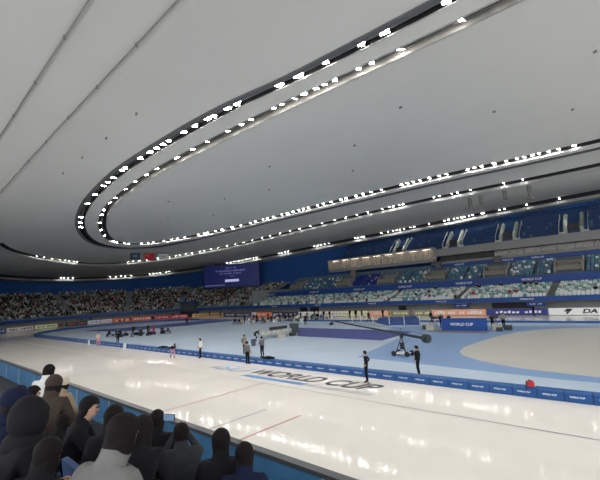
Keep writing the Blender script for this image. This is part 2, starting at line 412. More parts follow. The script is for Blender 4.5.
fascia_text(fu, (-15.5, -26.9, -39.2, -50.9, -64.7, -80.9), 75.28, 5.4, .52, TXT)
fascia_text(fb, (-15.0, -20.0, -29.0), 79.95, 9.28, .34, TXT)
# banner slung on the end fascia

# gallery: beam, window band, glass box
g = MB()
g.box((-4.5, 79.6, 12.05), (58, 1.6, 1.5)); g.box((-4.5, 80.6, 9.9), (61, 1.2, .45))
struct(g.build('beam_gallery', BEAM), 'long grey gallery beam above the upper seats')
g = MB(); g.box((-4.5, 81.6, 10.6), (58, .15, 1.5))
struct(g.build('wall_gallery', mat('gallery_back', (0.075, 0.075, 0.07), .7, var=.3, scale=1.0)))
GLASS = mat('gallery_glass', (0.62, 0.58, 0.50), .08, alpha=.35, var=0)
for i in range(15):
    x = -21.0 + i * 2.6
    t = empty('gallery_window', (x, 80.7, 10.13)); b = MB()
    b.box((-1.25, 0, .55), (.1, .12, 1.1)); b.box((1.25, 0, .55), (.1, .12, 1.1)); b.box((0, 0, .05), (2.5, .12, .1)); b.box((0, 0, 1.08), (2.5, .12, .08))
    b.build('window_frame', BEAM, t); w_ = t.children[0] if t.children else None; b = MB(); b.box((0, 0, .55), (2.4, .03, 1.0)); b.build('pane', GLASS, w_)
    tag(t, 'grey framed window in the band under the gallery beam', 'window', 'windows under the gallery beam')
# glass walled gallery box
t = empty('gallery_box', (-47.5, 79.4, 0))
WARM = mat('gallery_room', (0.46, 0.40, 0.33), .7, var=.45, scale=.5)
b = MB(); b.prism([(-14.5, -.8), (13.8, -1.0), (13.8, .68), (-14.5, .68)], 10.2, 10.9); b.build('floor_slab', BEAM, t)
b = MB(); b.prism([(-14.6, -1.0), (13.9, -1.2), (13.9, .68), (-14.6, .68)], 13.05, 13.3); b.build('roof_slab', mat('gallery_roof', (0.34, 0.33, 0.31), .6), t)
b = MB()
for i in range(9): b.box((-12.8 + 3.1 * i, 0.0, 13.0), (1.8, .25, .05))
b.build('ceiling_lamp', mat('gallery_lamp', (1.0, .85, .68), .5, emit=5, var=0), t)
b = MB(); b.box((-.3, .6, 12), (28.4, .1, 2.2)); b.box((-14.4, -.1, 12), (.1, 1.5, 2.2)); b.build('back_wall', WARM, t)
b = MB()
for i in range(20): b.box((-14.4 + i * 1.44, -.95, 12), (.09, .09, 2.1))
b.box((-.3, -.95, 12.05), (28.2, .07, .07)); b.build('mullion', mat('mullion_grey', (0.27, 0.25, 0.22), .5), t)
b = MB(); b.box((-.3, -.9, 12), (28.2, .03, 2.1)); b.build('pane', GLASS, t)
tag(t, 'long glazed commentary gallery with a warm interior over the upper seats', 'gallery')
for i in range(9):
    b = MB(); x = -59 + i * 3 + R_.uniform(-.6, .6)
    b.box((0, 0, .38), (1.5, .5, .06)); b.box((-.6, 0, .18), (.06, .4, .36)); b.box((.6, 0, .18), (.06, .4, .36)); b.box((0, .05, .6), (.6, .05, .36)); 
    tag(b.build('commentary_desk', mat('desk_pale', (0.50, 0.45, 0.40), .6, var=.1), None, (x, 79.4, 10.9)), 'pale commentary desk behind the gallery glass', 'desk', 'desks in the glazed gallery')
# piers under the gallery box
for x, l in ((-55.0, 'tan grey pier under the left half of the glazed gallery'), (-33.2, 'grey pier where the glazed gallery meets the grey beam'), (-21.6, 'dark pier under the grey gallery beam beside the window band')):
    b = MB(); b.box((0, 0, .6), (1.1, .6, 1.1)); b.box((0, 0, 1.2), (1.5, .7, .14)); b.box((0, 0, .05), (1.4, .7, .12))
    tag(b.build('gallery_pier', TAN if x < -40 else mat('pier_grey', (0.11, 0.11, 0.11), .7), None, (x, 79.55, 8.93 if x > -40 else 8.9)), l, 'pier')
# stair entrances (vomitories) in the upper seats
VO = ((-72.3, 'between the scoreboard side and the glazed gallery'), (-56.3, 'under the left end of the glazed gallery'), (-44.4, 'under the middle of the glazed gallery'), (-33.0, 'under the right end of the glazed gallery'), (-21.5, 'under the dark pier of the gallery beam'), (-10.2, 'at the right end of the upper seats'))
RAILM = mat('rail_pale', (0.42, 0.43, 0.40), .4, .2, var=.1)
for x, l in VO:
    t = empty('seating_entrance', (x, 76.6, 6.0)); b = MB()
    b.box((-1.9, 1.2, .9), (.25, 2.6, 1.9)); b.box((1.9, 1.2, .9), (.25, 2.6, 1.9)); b.box((0, .1, 1.0), (3.6, .2, .8)); b.box((0, 2.4, 1.9), (3.9, .3, .8)); b.build('side_wall', TAN, t)
    b = MB(); b.box((0, .5, .5), (3.4, .1, 1.0)); b.build('opening', BLACKP, t)
    for sx in (-2.0, 2.0):
        b = MB(); b.tube((sx, -.2, 1.2), (sx, 2.4, 2.9), .05); b.tube((sx, -.2, .4), (sx, -.2, 1.2), .05); b.tube((sx, 2.4, 2.0), (sx, 2.4, 2.9), .05); b.tube((sx, 1.1, 1.2), (sx, 1.1, 2.05), .04)
        b.build('railing', RAILM, t)
    tag(t, 'tan grey stair entrance in the upper seats ' + l, 'entrance')
GRN = mat('rail_glass_green', (0.30, 0.36, 0.31), .25, var=.12)
for x, l in ((-42.9, 'above the glazed gallery'), (-30.2, 'above the left half of the gallery beam'), (-19.7, 'above the right half of the gallery beam'), (-9.2, 'at its right end')):
    t = empty('top_stand_stair', (x, 81.0, 12.8)); b = MB(); b.box((0, .6, .9), (1.7, .2, 1.9)); b.build('opening', BLACKP, t)
    for sx in (-1.2, 1.2):
        b = MB(); o = b.add([(sx - .3, -.2, .1), (sx - .3, 3.2, 3.0), (sx - .3, 3.2, 4.0), (sx - .3, -.2, 1.1), (sx + .3, -.2, .1), (sx + .3, 3.2, 3.0), (sx + .3, 3.2, 4.0), (sx + .3, -.2, 1.1)])
        for q in ((0, 1, 2, 3), (7, 6, 5, 4), (0, 4, 5, 1), (1, 5, 6, 2), (2, 6, 7, 3), (3, 7, 4, 0)): b.face([o + i for i in q])
        b.build('glass_side', GRN, t)
    for sx in (-2.1, -1.2, 1.2, 2.1): b = MB(); b.tube((sx, -.3, 1.2), (sx, 3.2, 4.1), .06); b.tube((sx, -.3, 0), (sx, -.3, 1.2), .06); b.tube((sx, 3.2, 3), (sx, 3.2, 4.1), .06); b.build('railing', RAILM, t)
    for sx in (-1.7, 1.7): b = MB(); b.box((sx, -.25, .25), (1.0, .3, .5)); b.build('curb_block', RAILM, t)
    tag(t, 'pale green railed stair in the navy stand ' + l, 'stair')
# doors and dark panels in the concourse recess
DKP = mat('recess_panel_dark', (0.02, 0.022, 0.03), .6)
for s0, wd, h, l in ((-73.3, 6.2, 1.0, 'long dark opening in the recess behind the navy board'), (-53.5, 1.6, .8, 'small dark opening in the recess behind the gold lettered board'), (-30.5, 2.6, 1.1, 'dark opening in the recess behind the pink and white boards'), (-27, 2.2, 1.0, 'dark opening in the recess left of the pink board')):
    p, a = sp(s0, 15.2); b = MB(); b.box((0, 0, h / 2 + .75), (wd, .12, h)); b.box((0, -.08, h + .8), (wd + .2, .08, .1))
    tag(b.build('recess_opening', DKP, None, p, a - math.pi / 2), l, 'opening')
for s0, l in ((-65.6, 'small blue sign hung in the recess above the salmon board'), (42.0, 'small blue sign hung in the recess above the white lettered board'), (-77.0, 'small blue sign hung in the recess above the navy board')):
    p, a = sp(s0, 13.7); t = MB(); t.box((0, 0, 1.55), (2.6, .08, .62)); t.box((-1.1, 0, 1.9), (.05, .05, .2)); t.box((1.1, 0, 1.9), (.05, .05, .2))
    o = t.build('hanging_sign', FASC2, None, p, a - math.pi / 2); b = MB(); strokes(b, -.9, .9, 1.45, 1.68, 0, 8, int(abs(s0)), True, -.05); b.build('lettering', TXT, o)
    tag(o, l, 'sign')

# ------------------------------------------------------------------ advertising boards
AD = {}
def adm(c): 
    k = 'board_%d_%d_%d' % c
    return mat(k, S(*[min(250, v * 1.22) for v in c]), .5, var=.03)
WHT = (222, 222, 222); 
ads = [  # x0, x1 on the far straight, board colour, writing colour, letters, label
 (-90.7, -78.8, (62, 62, 92), (210, 210, 220), 22, 'dark slate advertising board with two lines of white writing'),
 (-78.6, -76.8, WHT, (150, 150, 160), 4, 'short white board left of the small orange one'),
 (-76.6, -71.0, (226, 112, 78), WHT, 12, 'small orange advertising board with white writing on the far straight'),
 (-70.8, -66.5, (52, 50, 84), WHT, 8, 'dark violet board with white writing beside the small orange board'),
 (-66.3, -62.0, (52, 50, 84), WHT, 8, 'dark violet board with white writing beside the white board'),
 (-61.8, -57.3, WHT, (170, 170, 175), 6, 'white board with faint grey writing left of the dark gap'),
 (-55.6, -50.8, (226, 206, 200), (170, 120, 120), 8, 'pinkish white board on the far straight'),
 (-50.6, -47.4, (228, 214, 190), (160, 140, 90), 6, 'cream board with fine writing behind the team benches'),
 (-47.2, -42.8, (228, 208, 180), (190, 160, 110), 6, 'plain cream board left of the salmon boards'),
 (-42.6, -38.3, (224, 160, 136), (232, 190, 170), 6, 'small plain salmon board above the blue platform'),
 (-38.2, -37.6, (170, 140, 80), (120, 90, 50), 1, 'narrow ochre board end beside the small salmon board'),
 (-37.5, -34.0, (132, 130, 120), (226, 206, 130), 6, 'grey board with gold writing beside the small salmon board'),
 (-33.9, -33.2, (110, 92, 96), (140, 110, 110), 1, 'narrow mauve grey board end between two gold lettered boards'),
 (-33.1, -29.8, (132, 130, 120), (226, 206, 130), 6, 'grey board with gold writing beside the long salmon board'),
 (-29.7, -20.6, (226, 148, 122), (250, 224, 206), 17, 'long salmon advertising board with large slanted cream writing'),
 (-20.5, -12.1, (44, 52, 116), (226, 230, 240), 12, 'navy advertising board with small white writing'),
 (-12.0, -3.0, (226, 234, 236), (20, 26, 34), 0, 'white advertising board with black letters DA beside the navy one'),
]
def ad_panel(t, wd, col, wr, n, seed, big=False):
    b = MB(); b.box((0, 0, .55), (wd, .10, 1.0)); b.build('panel', adm(col), t)
    b = MB(); b.box((0, .02, .03), (wd, .16, .06)); b.box((0, 0, 1.065), (wd, .12, .03))
    for k in (-.4, .4): b.box((k * wd, .25, .3), (.06, .5, .06))
    b.build('frame', RIM, t)
    if n:
        b = MB(); m = .08 * wd if wd > 3 else .05 * wd
        if big:
            strokes(b, -wd / 2 + .5, -.3, .3, .86, 0, n // 2, seed, True, -.054); strokes(b, .3, wd / 2 - .6, .3, .86, 0, n // 2, seed + 9, True, -.054)
        elif n >= 20:
            strokes(b, -wd / 2 + m, -wd * .1, .32, .75, 0, n // 3, seed, True, -.054); strokes(b, wd * 0., wd / 2 - m, .32, .62, 0, n // 2, seed + 5, True, -.054)
        else: strokes(b, -wd / 2 + m, wd / 2 - m, .36, .74, 0, n, seed, True, -.054)
        b.build('lettering', adm(wr), t)
for i, (x0, x1, c, wr, n, l) in enumerate(ads):
    t = empty('advertising_board', ((x0 + x1) / 2, 66.0 + (.6 if x0 < -91 else 0) * 0, 0)); wd = x1 - x0 - .06
    ad_panel(t, wd, c, wr, n, 40 + i, l.startswith('long salmon'))
    if n == 0:
        me = text_mesh('DA', .78, 0, .25, .03, 1.5); upright(me, adm(wr), t, 'lettering', (.35, -.054, .55), 0)
        b = MB(); b.quad((-2.6, -.054, .55), (-2.2, -.054, .95), (-1.5, -.054, .9), (-1.9, -.054, .5)); b.quad((-2.35, -.054, .2), (-2.15, -.054, .2), (-1.9, -.054, .5), (-2.3, -.054, .5)); b.build('emblem', adm((30, 36, 44)), t)
    tag(t, l, 'board')
# the curve: boards by angle, each curved to the line
cads = [(.2, 12.4, (212, 168, 120), (90, 60, 40), 20, 'ochre advertising board with brown writing behind two standing officials'),
 (13.9, 19.6, (188, 58, 70), (236, 220, 220), 9, 'crimson board with white writing in front of the tunnel box'), (19.8, 24.4, (190, 62, 72), (238, 220, 220), 8, 'crimson board with white writing beside the long orange board'),
 (24.6, 35.8, (214, 104, 76), (244, 226, 214), 14, 'long orange board with white writing on the far curve'), (36.0, 39.0, (218, 212, 214), (196, 120, 130), 8, 'white board with fine red writing beside the orange board'), (39.1, 42.3, (222, 226, 232), (70, 100, 170), 9, 'white board with blue emblem and writing on the far curve'),
 (42.5, 48.0, (44, 62, 62), (200, 70, 70), 7, 'dark green board with a red mark on the end curve'), (48.4, 49.6, (96, 66, 40), (60, 40, 30), 1, 'narrow brown board end on the end curve'), (49.9, 55.6, (214, 204, 172), (110, 130, 90), 8, 'cream board with green writing on the end curve'), (56, 63, (200, 196, 190), (90, 90, 110), 8, 'pale grey board beyond the cream board on the end curve'), (63.3, 71, (60, 80, 140), (222, 222, 222), 8, 'blue board at the near end of the end curve')]
for i, (s0, s1, c, wr, n, l) in enumerate(cads):
    sm_ = (s0 + s1) / 2; p0, a0 = sp(sm_, 11.0); t = empty('advertising_board', p0, a0 - math.pi / 2)
    Mi = Matrix.Rotation(-(a0 - math.pi / 2), 3, 'Z')
    def loc(s, o, z): 
        v = Mi @ (sp(s, o)[0] - p0); return (v.x, v.y, z)
    ss = srange(s0 + .05, s1 - .05, .8); b = MB()
    b.loft([loc(s, 11, .05) for s in ss], [loc(s, 11, 1.05) for s in ss], [loc(s, 11.1, 1.05) for s in ss], [loc(s, 11.1, .05) for s in ss]); b.build('panel', adm(c), t)
    b = MB(); b.loft([loc(s, 10.97, .0) for s in ss], [loc(s, 10.97, .06) for s in ss], [loc(s, 11.15, .06) for s in ss]); b.loft([loc(s, 10.97, 1.05) for s in ss], [loc(s, 10.97, 1.09) for s in ss], [loc(s, 11.12, 1.09) for s in ss]); b.build('frame', RIM, t)
    b = MB(); r = random.Random(90 + i); wd = (s1 - s0 - 1.0) / max(1, n)
    for k in range(n):
        if n > 5 and k == n // 2: continue
        a = s0 + .5 + wd * k; e = a + wd * r.uniform(.5, .78); top = .78 if r.random() < .5 else .66
        b.quad(loc(a, 10.95, .36), loc(e, 10.95, .36), loc(e - .1, 10.95, top), loc(a - .1, 10.95, top))
    b.build('lettering', adm(wr), t)
    tag(t, l, 'board')
# tunnel box on the end stand
p, a = sp(14.9, 12.6); t = empty('tunnel_box', p, a - math.pi / 2)
b = MB(); b.box((-2.3, 1.3, 2.2), (.2, 2.6, 4.4)); b.box((2.3, 1.3, 2.2), (.2, 2.6, 4.4)); b.box((0, 2.5, 2.2), (4.6, .2, 4.4)); b.box((0, .1, 3.0), (4.6, .15, 2.6)); b.build('body', mat('tunnel_grey', (0.045, 0.06, 0.07), .6, var=.1), t)
b = MB(); b.box((0, 1.2, 4.55), (5.2, 3.0, .35)); b.build('roof_slab', FASC, t)
b = MB(); 
for k in range(5): b.tube((-2.4 + 1.2 * k, -.2, 4.7), (-2.4 + 1.2 * k, -.2, 5.7), .05)
b.tube((-2.4, -.2, 5.7), (2.4, -.2, 5.7), .05); b.build('railing', FASC, t)
tag(t, 'dark grey tunnel box with a blue roof at the far curve', 'tunnel')

# ------------------------------------------------------------------ pads along the inner edge
def pad_proto(l, text):
    b = MB(); L = .985
    pr = [(-.25, 0), (.25, 0), (.25, .38), (.20, .43), (-.20, .43), (-.25, .38)]
    o = b.add([(-L / 2, y, z) for y, z in pr] + [(L / 2, y, z) for y, z in pr])
    n = len(pr); b.face([o + i for i in range(n)]); b.face([o + n + n - 1 - i for i in range(n)])
    for i in range(n): b.face((o + i, o + (i + 1) % n, o + n + (i + 1) % n, o + n + i))
    r = b.build('foam_pad', PADM)
    s = MB(); s.box((L / 2 - .01, 0, .21), (.02, .515, .42)); s.build('seam', mat('pad_seam', (0.008, 0.04, 0.16), .6), r)
    if text:
        me = text_mesh('WORLD CUP', .09, 0, .1, .004); upright(me, TXT, r, 'lettering', (-.05, -.253, .22), 0)
    return r
PADS = []
def run_pads(pts, label, group, text):
    proto = None
    for (x, y, rz) in pts:
        if proto is None: proto = pad_proto(label, text); o = proto; o.location = (x, y, .008); o.rotation_euler = (0, 0, rz)
        else: o = copy_tree(proto, (x, y, .008), rz)
        if 'far straight' in label: o.scale = (1, .7, .55)
        tag(o, label, 'pad', group)
xs = [12 - i for i in range(98)]
run_pads([(x, 20.25, 0) for x in xs], 'blue foam pad with white lettering along the near straight', 'pads along the near straight', True)
rp = 17.25; na = int(math.pi * rp / 1.0)
run_pads([(-86 + rp * math.cos(-math.pi / 2 - math.pi * (i + .5) / na), 37.5 + rp * math.sin(-math.pi / 2 - math.pi * (i + .5) / na), -math.pi * (i + .5) / na) for i in range(na)], 'blue foam pad on the far curve of the track', 'pads round the far curve', False)
run_pads([(-85.5 + i * 1.0, 54.75, math.pi) for i in range(92)], 'blue foam pad along the far straight', 'pads along the far straight', False)

# ------------------------------------------------------------------ floodlights
HOUS = mat('lamp_housing', (0.10, 0.10, 0.105), .5, .4, var=.05)
def lamp_proto(s, lens=None):
    t = empty('floodlight'); b = MB(); b.box((0, 0, .02), (.66 * s, .52 * s, .12)); b.box((0, 0, .11), (.40 * s, .30 * s, .10)); b.build('housing', HOUS, t)
    b = MB(); b.box((0, 0, -.055), (.58 * s, .44 * s, .03)); b.build('lens', lens or LENS, t)
    b = MB(); b.box((-.36 * s, 0, .16), (.03, .06, .34)); b.box((.36 * s, 0, .16), (.03, .06, .34)); b.box((0, 0, .33), (.75 * s, .06, .03)); b.build('bracket', STEEL, t)
    return t
def nearest(C, x, y): return min(C, key=lambda p: (p.x - x) ** 2 + (p.y - y) ** 2)
def fine(C): return resample(C, 2400)
L_OUT = [(-11.1,18.6),(-13.7,18.3),(-16.0,18.3),(-17.7,18.1),(-21.8,18.0),(-22.9,18.0),(-24.7,17.8),(-25.4,17.8),(-27.1,17.8),(-28.8,17.7),(-31.4,17.7),(-32.5,17.7),(-33.7,17.7),(-35.0,17.7),(-37.2,17.7),(-40.9,18.1),(-41.9,18.0),(-45.0,18.3),(-47.2,18.4),(-48.9,18.5),(-53.1,19.2),(-58.3,19.9),(-66.7,21.6),(-70.6,22.7),(-74.2,23.7),(-9.6,18.7),(-6,18.8),(-2,19),(3,19)]
L_IN = [(-9.7,21.0),(-11.7,20.6),(-12.7,20.6),(-14.7,20.5),(-15.5,20.5),(-16.3,20.4),(-17.4,20.3),(-18.3,20.1),(-19.6,20.3),(-20.5,20.3),(-23.2,20.0),(-24.5,20.0),(-26.3,20.0),(-29.4,19.8),(-32.0,19.8),(-35.0,20.0),(-39.4,20.1),(-42.0,20.2),(-45.2,20.5),(-48.9,20.8),(-53.5,21.4),(-56.4,22.0),(-61.0,22.4),(-64.2,23.3),(-70.0,25.0),(-75.6,26.9),(-80.7,29.2),(-85.5,33.0),(-86.1,34.5),(-6,21.3),(-1,21.6)]
L_FAR = [(-86.6,36.2),(-85.8,37.2),(-84.5,38.9),(-83.7,39.9),(-83.0,40.8),(-81.0,42.6),(-79.1,43.3),(-77.6,43.9),(-75.7,44.6),(-72.1,45.9),(-70.6,46.4),(-69.6,46.7),(-67.5,47.4),(-65.8,48.0),(-62.9,48.6),(-60.4,48.7),(-57.6,48.8),(-56.2,48.9),(-53.9,48.9),(-52.7,48.9),(-51.1,49.0),(-48.9,49.0),(-47.4,49.0),(-46.1,49.0),(-44.6,48.9),(-43.6,48.9),(-42.4,48.9),(-40.4,48.9),(-39.1,49.0),(-37.5,49.0),(-35.5,49.1),(-34.5,49.2),(-32.6,49.2),(-31.4,49.3),(-29.9,49.3),(-28.2,49.4),(-24.9,49.5),(-24.0,49.6),(-23.2,49.7),(-22.2,49.8),(-20.8,49.9),(-19.5,50.0),(-18.5,50.1),(-15.8,50.2),(-15.0,50.4),(-14.2,50.5),(-12.7,50.6),(-11.4,50.8),(-10.2,51.0),(-9.5,51.1),(-8.6,51.2),(-7.9,51.3),(-7.0,51.4),(-6.0,51.6),(-4.6,52.0)]
L_R2 = [(-106.8,24.2),(-108.8,26.0),(-110.8,28.0),(-112.5,30.0),(-113.7,31.5),(-114.5,32.7),(-115.4,33.9),(-116.0,34.8),(-113.9,49.5),(-112.6,50.1),(-110.6,50.9),(-108.6,52.1),(-105.6,54.0),(-103.7,55.2),(-101.8,55.7),(-99.5,56.3),(-98.0,56.7),(-95.9,57.3),(-93.7,57.9),(-90.9,58.7),(-89.2,59.2),(-86.5,59.6),(-83.9,60.0),(-80.6,60.5),(-77.4,60.6),(-74.2,60.7),(-71.1,60.7),(-67.4,60.7),(-64.6,60.6),(-61.2,60.6),(-57.9,60.5),(-54.8,60.4),(-51.7,60.2),(-48.3,60.0),(-45.0,59.8),(-42.2,59.6),(-39.5,59.4),(-36.9,59.2),(-33.9,59.0),(-32.4,58.9),(-31.6,58.9),(-30.5,58.9),(-29.7,58.9),(-24.2,58.8),(-23.4,58.8),(-21.4,58.9),(-20.6,58.9),(-18.6,59.0),(-14.0,59.2),(-11.7,59.6)]
L_R3 = [(-143.6,39.6),(-143.7,40.6),(-143.8,41.8),(-143.9,43.3),(-140.3,53.9),(-139.6,55.6),(-138.6,57.0),(-137.9,58.1),(-137.0,59.8),(-132.7,64.4),(-131.5,65.3),(-130.6,66.0),(-129.3,66.8),(-127.5,68.2),(-126.6,68.8),(-103.5,78),(-102,78),(-100,78),(-98.4,79),(-96.6,79),(-95,79),(-93.5,79.4),(-92,79.4),(-90.8,79.4),(-82.0,82.0),(-80.9,82.2),(-79.4,82.4),(-78.3,82.6),(-68.5,81.4),(-67.3,81.2),(-66.1,81.1),(-64.9,80.9),(-63.4,80.7),(-55.0,80.5),(-54.2,80.7),(-53.2,81.0),(-52.5,81.3),(-47.7,82.0),(-45.9,81.9),(-44.5,81.7),(-43.6,81.6),(-42.8,81.5),(-41.7,81.4),(-40.1,81.4),(-39.2,81.4),(-35.6,81.5),(-32.2,81.5),(-31.3,81.5),(-30.2,81.5),(-29.3,81.5),(-28.5,81.5),(-27.9,81.5),(-27.0,81.5),(-26.2,81.5),(-24.5,81.7),(-24.0,81.8),(-21.0,81.4),(-20.1,81.6),(-16.2,82.7),(-10.9,83.6)]
lp = lamp_proto(1.0); lp2 = lamp_proto(1.0, LENS2); lp3 = lamp_proto(1.0, LENS3); lp4 = lamp_proto(1.0, LENS4)
def put_lamps(pts, C, dz, label, group, scale=1.0, tilt=.45, proto=None, spread=.7):
    C = fine(C)
    for x, y in pts:
        p = nearest(C, x, y)
        o = copy_tree(proto or lp)
        d = Vector((-40 - p.x, 36 - p.y, 0)); d.z = 0
        az = math.atan2(d.y, d.x) + R_.uniform(-spread, spread)
        o.location = p + Vector((0, 0, dz))
        o.rotation_euler = (Matrix.Rotation(az, 3, 'Z') @ Matrix.Rotation(-tilt * R_.uniform(.3, 1.6), 3, 'Y')).to_euler()
        o.scale = (scale * R_.uniform(.85, 1.1),) * 3
        tag(o, label, 'floodlight', group)
put_lamps(L_OUT, lerpc(R1a, R1o, .50), .02, 'floodlight in the outer dark slot on the near side of the roof oval', 'floodlights in the outer slot of the oval', 1.0, .12, None, 3.1)
put_lamps(L_IN, lerpc(R1c, R1b, .8), .05, 'floodlight in the inner slot on the near side of the roof oval', 'floodlights in the near inner slot of the oval', .7, .35, lp2)
put_lamps(L_FAR, lerpc(R1c, R1b, .5), -.06, 'small floodlight in the inner slot on the far side of the roof oval', 'floodlights in the far inner slot of the oval', .55, .3, lp3)
put_lamps(L_R2, offs(R2, -.5), .1, 'small floodlight in the slot of the middle roof ring', 'floodlights of the middle roof ring', .40, .08, lp4)
put_lamps(L_R3, offs(R3, -.6), .1, 'small floodlight in the slot along the outer roof edge', 'floodlights along the roof edge', .44, .12, lp4)
for q_ in (lp, lp2, lp3, lp4):
    for ch in list(q_.children): bpy.data.objects.remove(ch)
    bpy.data.objects.remove(q_)

# ------------------------------------------------------------------ screen, flags, loudspeakers
A = Vector((-106.3, 70.0, 0)); B = Vector((-91.2, 80.0, 0)); c = (A + B) / 2; dr = (B - A); rz = math.atan2(dr.y, dr.x); wd = dr.length
t = empty('video_screen', (c.x, c.y, 8.4), rz)
b = MB(); b.box((0, .35, 3.6), (wd + .4, .5, 7.6)); b.build('housing', mat('screen_housing', (0.012, 0.02, 0.08), .6), t)
b = MB(); b.box((0, .07, 3.75), (wd, .06, 6.9)); b.build('display', mat('screen_glow', S(26, 34, 92), .4, emit=.2, var=.16, scale=.25), t)
SW = mat('screen_text', S(110, 112, 170), .4, emit=.35, var=0); SWW = mat('screen_text_bright', S(176, 178, 222), .4, emit=.5, var=0)
b = MB(); strokes(b, -1.8, 1.6, 6.1, 6.55, 0, 8, 1, True, .03); strokes(b, -5.2, 4.6, 5.1, 5.7, 0, 22, 2, True, .03); strokes(b, -3.8, 3.2, 4.3, 4.7, 0, 16, 3, True, .03); strokes(b, -.4, 1.0, 3.5, 3.8, 0, 4, 6, True, .03)
b.build('lettering', SW, t)
b = MB(); b.box((.2, .02, 2.2), (4.6, .03, .8)); b.build('caption_bar', SWW, t)
b = MB(); b.box((-5.5, .03, .9), (6.5, .02, .25)); b.build('caption_bar', SW, t)
b = MB(); 
for k in (-6, 0, 6): b.tube((k, .4, 7.4), (k, .4, 9.0), .08)
b.build('hanger', STEEL, t)
tag(t, 'large violet blue video screen hung on the blue wall under the roof edge', 'screen')

def flag(x, y, z, col, label, emb):
    t = empty('hanging_flag', (x, y, z), math.radians(62))
    b = MB(); W_, H_ = 2.3, 1.6; n = 10
    front = [[(-W_ / 2 + W_ * i / n, .06 * math.sin(i * 1.3) * (1 - j / 6), H_ * j / 6) for i in range(n + 1)] for j in range(7)]
    b.sm = True; b.loft(*front); o = b.build('cloth', mat('flag_%s' % label.split()[0], col, .8, var=.05), t)
    s = o.modifiers.new('thick', 'SOLIDIFY'); s.thickness = .02
    b = MB(); b.tube((-W_ / 2 - .1, 0, H_ + .02), (W_ / 2 + .1, 0, H_ + .02), .04); b.build('batten', STEEL, t)
    b = MB(); b.tube((-1.2, 0, H_), (-1.2, 0, H_ + .9), .012, n=4); b.tube((1.2, 0, H_), (1.2, 0, H_ + .9), .012, n=4); b.build('cable', STEEL, t)
    emb(t); tag(t, label + ' hanging under the roof', 'flag')
def starpts(cx, cz, r, y=-.11):
    return [(cx + (r if k % 2 == 0 else r * .4) * math.sin(math.pi * k / 5), y, cz + (r if k % 2 == 0 else r * .4) * math.cos(math.pi * k / 5)) for k in range(10)]
def stars(t):
    b = MB()
    for cx_, cz_, r in ((-.76, 1.18, .25), (-.38, 1.44, .09), (-.22, 1.28, .09), (-.22, 1.05, .09), (-.38, .89, .09)):
        o = b.add(starpts(cx_, cz_, r)); c0 = b.add([(cx_, -.11, cz_)])
        for k in range(10): b.face((o + k, o + (k + 1) % 10, c0))
    b.build('star', mat('star_yellow', (0.80, 0.55, 0.05), .7), t)
def bars(col):
    def f(t):
        b = MB()
        for k in range(5): b.quad((-.55 + k * .22, -.11, .6 + .07 * (k % 2)), (-.39 + k * .22, -.11, .6 + .07 * (k % 2)), (-.39 + k * .22, -.11, 1.1 - .07 * (k % 2)), (-.55 + k * .22, -.11, 1.1 - .07 * (k % 2)))
        b.quad((-.65, -.11, .4), (.65, -.11, .4), (.65, -.11, .47), (-.65, -.11, .47)); b.build('emblem', mat('emblem_%.2f' % col[0], col, .7), t)
    return f
flag(-95.8, 42.9, 16.2, (0.025, 0.05, 0.10), 'navy flag with a pale emblem, first of three,', bars((0.25, 0.32, 0.38)))
flag(-95.5, 46.5, 16.2, (0.52, 0.012, 0.03), 'red flag with yellow stars', stars)
flag(-95.2, 50.1, 16.2, (0.60, 0.60, 0.58), 'white flag with a grey emblem', bars((0.25, 0.25, 0.24)))
SPK = mat('speaker_grey', (0.16, 0.16, 0.155), .6)
for i, (x, y, n, l) in enumerate(((-19.6, 61.6, 8, 'long curved grey loudspeaker array hung under the roof, leftmost of four'), (-18.0, 61.6, 5, 'short grey loudspeaker array hung beside the long curved one'), (-14.6, 61.6, 5, 'short grey loudspeaker array hung below the middle roof ring'), (-11.4, 61.6, 8, 'curved grey loudspeaker array hung near the right end of the roof'))):
    t = empty('loudspeaker_array', (x, y, 19.3), .9); b = MB()
    for k in range(n): b.box((0, -.02 * k * k * .3, -.9 - .26 * k), (.5, .3, .22), rx=-.05 * k)
    b.build('cabinet', SPK, t); b = MB(); b.tube((0, 0, .2), (0, 0, -.8), .03); b.box((0, 0, -.76), (.5, .3, .05)); b.build('hanger', STEEL, t)
    tag(t, l, 'loudspeaker')

# ------------------------------------------------------------------ people
SKINM = mat('skin', (0.50, 0.30, 0.21), .55, var=.04); HAIRM = mat('hair_black', (0.008, 0.006, 0.006), .75, var=.1, spec=.15)
CL = {}
def cloth(n):
    c = {'black': (.010, .010, .012), 'navy': (.008, .012, .035), 'charcoal': (.035, .037, .04), 'white': (.66, .66, .63), 'grey': (.15, .15, .145), 'red': (.40, .02, .03), 'cream': (.55, .48, .38), 'brown': (.05, .038, .030),
         'tan': (.30, .22, .15), 'teal': (.03, .11, .12), 'olive': (.06, .06, .035), 'pink': (.58, .26, .32), 'magenta': (.26, .03, .12), 'khaki': (.24, .23, .19), 'blue': (.03, .08, .30), 'yellow': (.55, .42, .05), 'shoe': (.02, .02, .02)}[n]
    return mat('cloth_' + n, c, .85, var=.15, scale=9, spec=.15)
STAND = dict(pel=(0, .0, .96), spi=(0, .01, 1.14), che=(0, 0, 1.32), nb=(0, .015, 1.46), nk=(0, .01, 1.54), hd=(0, -.015, 1.63), ht=(0, 0, 1.70),
  shL=(.17, .01, 1.42), elL=(.235, .03, 1.14), wrL=(.25, -.06, .90), shR=(-.17, .01, 1.42), elR=(-.235, .03, 1.14), wrR=(-.25, -.06, .90),
  hiL=(.09, 0, .90), knL=(.11, -.025, .50), anL=(.115, .03, .09), toL=(.125, -.15, .045), hiR=(-.09, 0, .90), knR=(-.11, -.025, .50), anR=(-.115, .03, .09), toR=(-.125, -.15, .045))
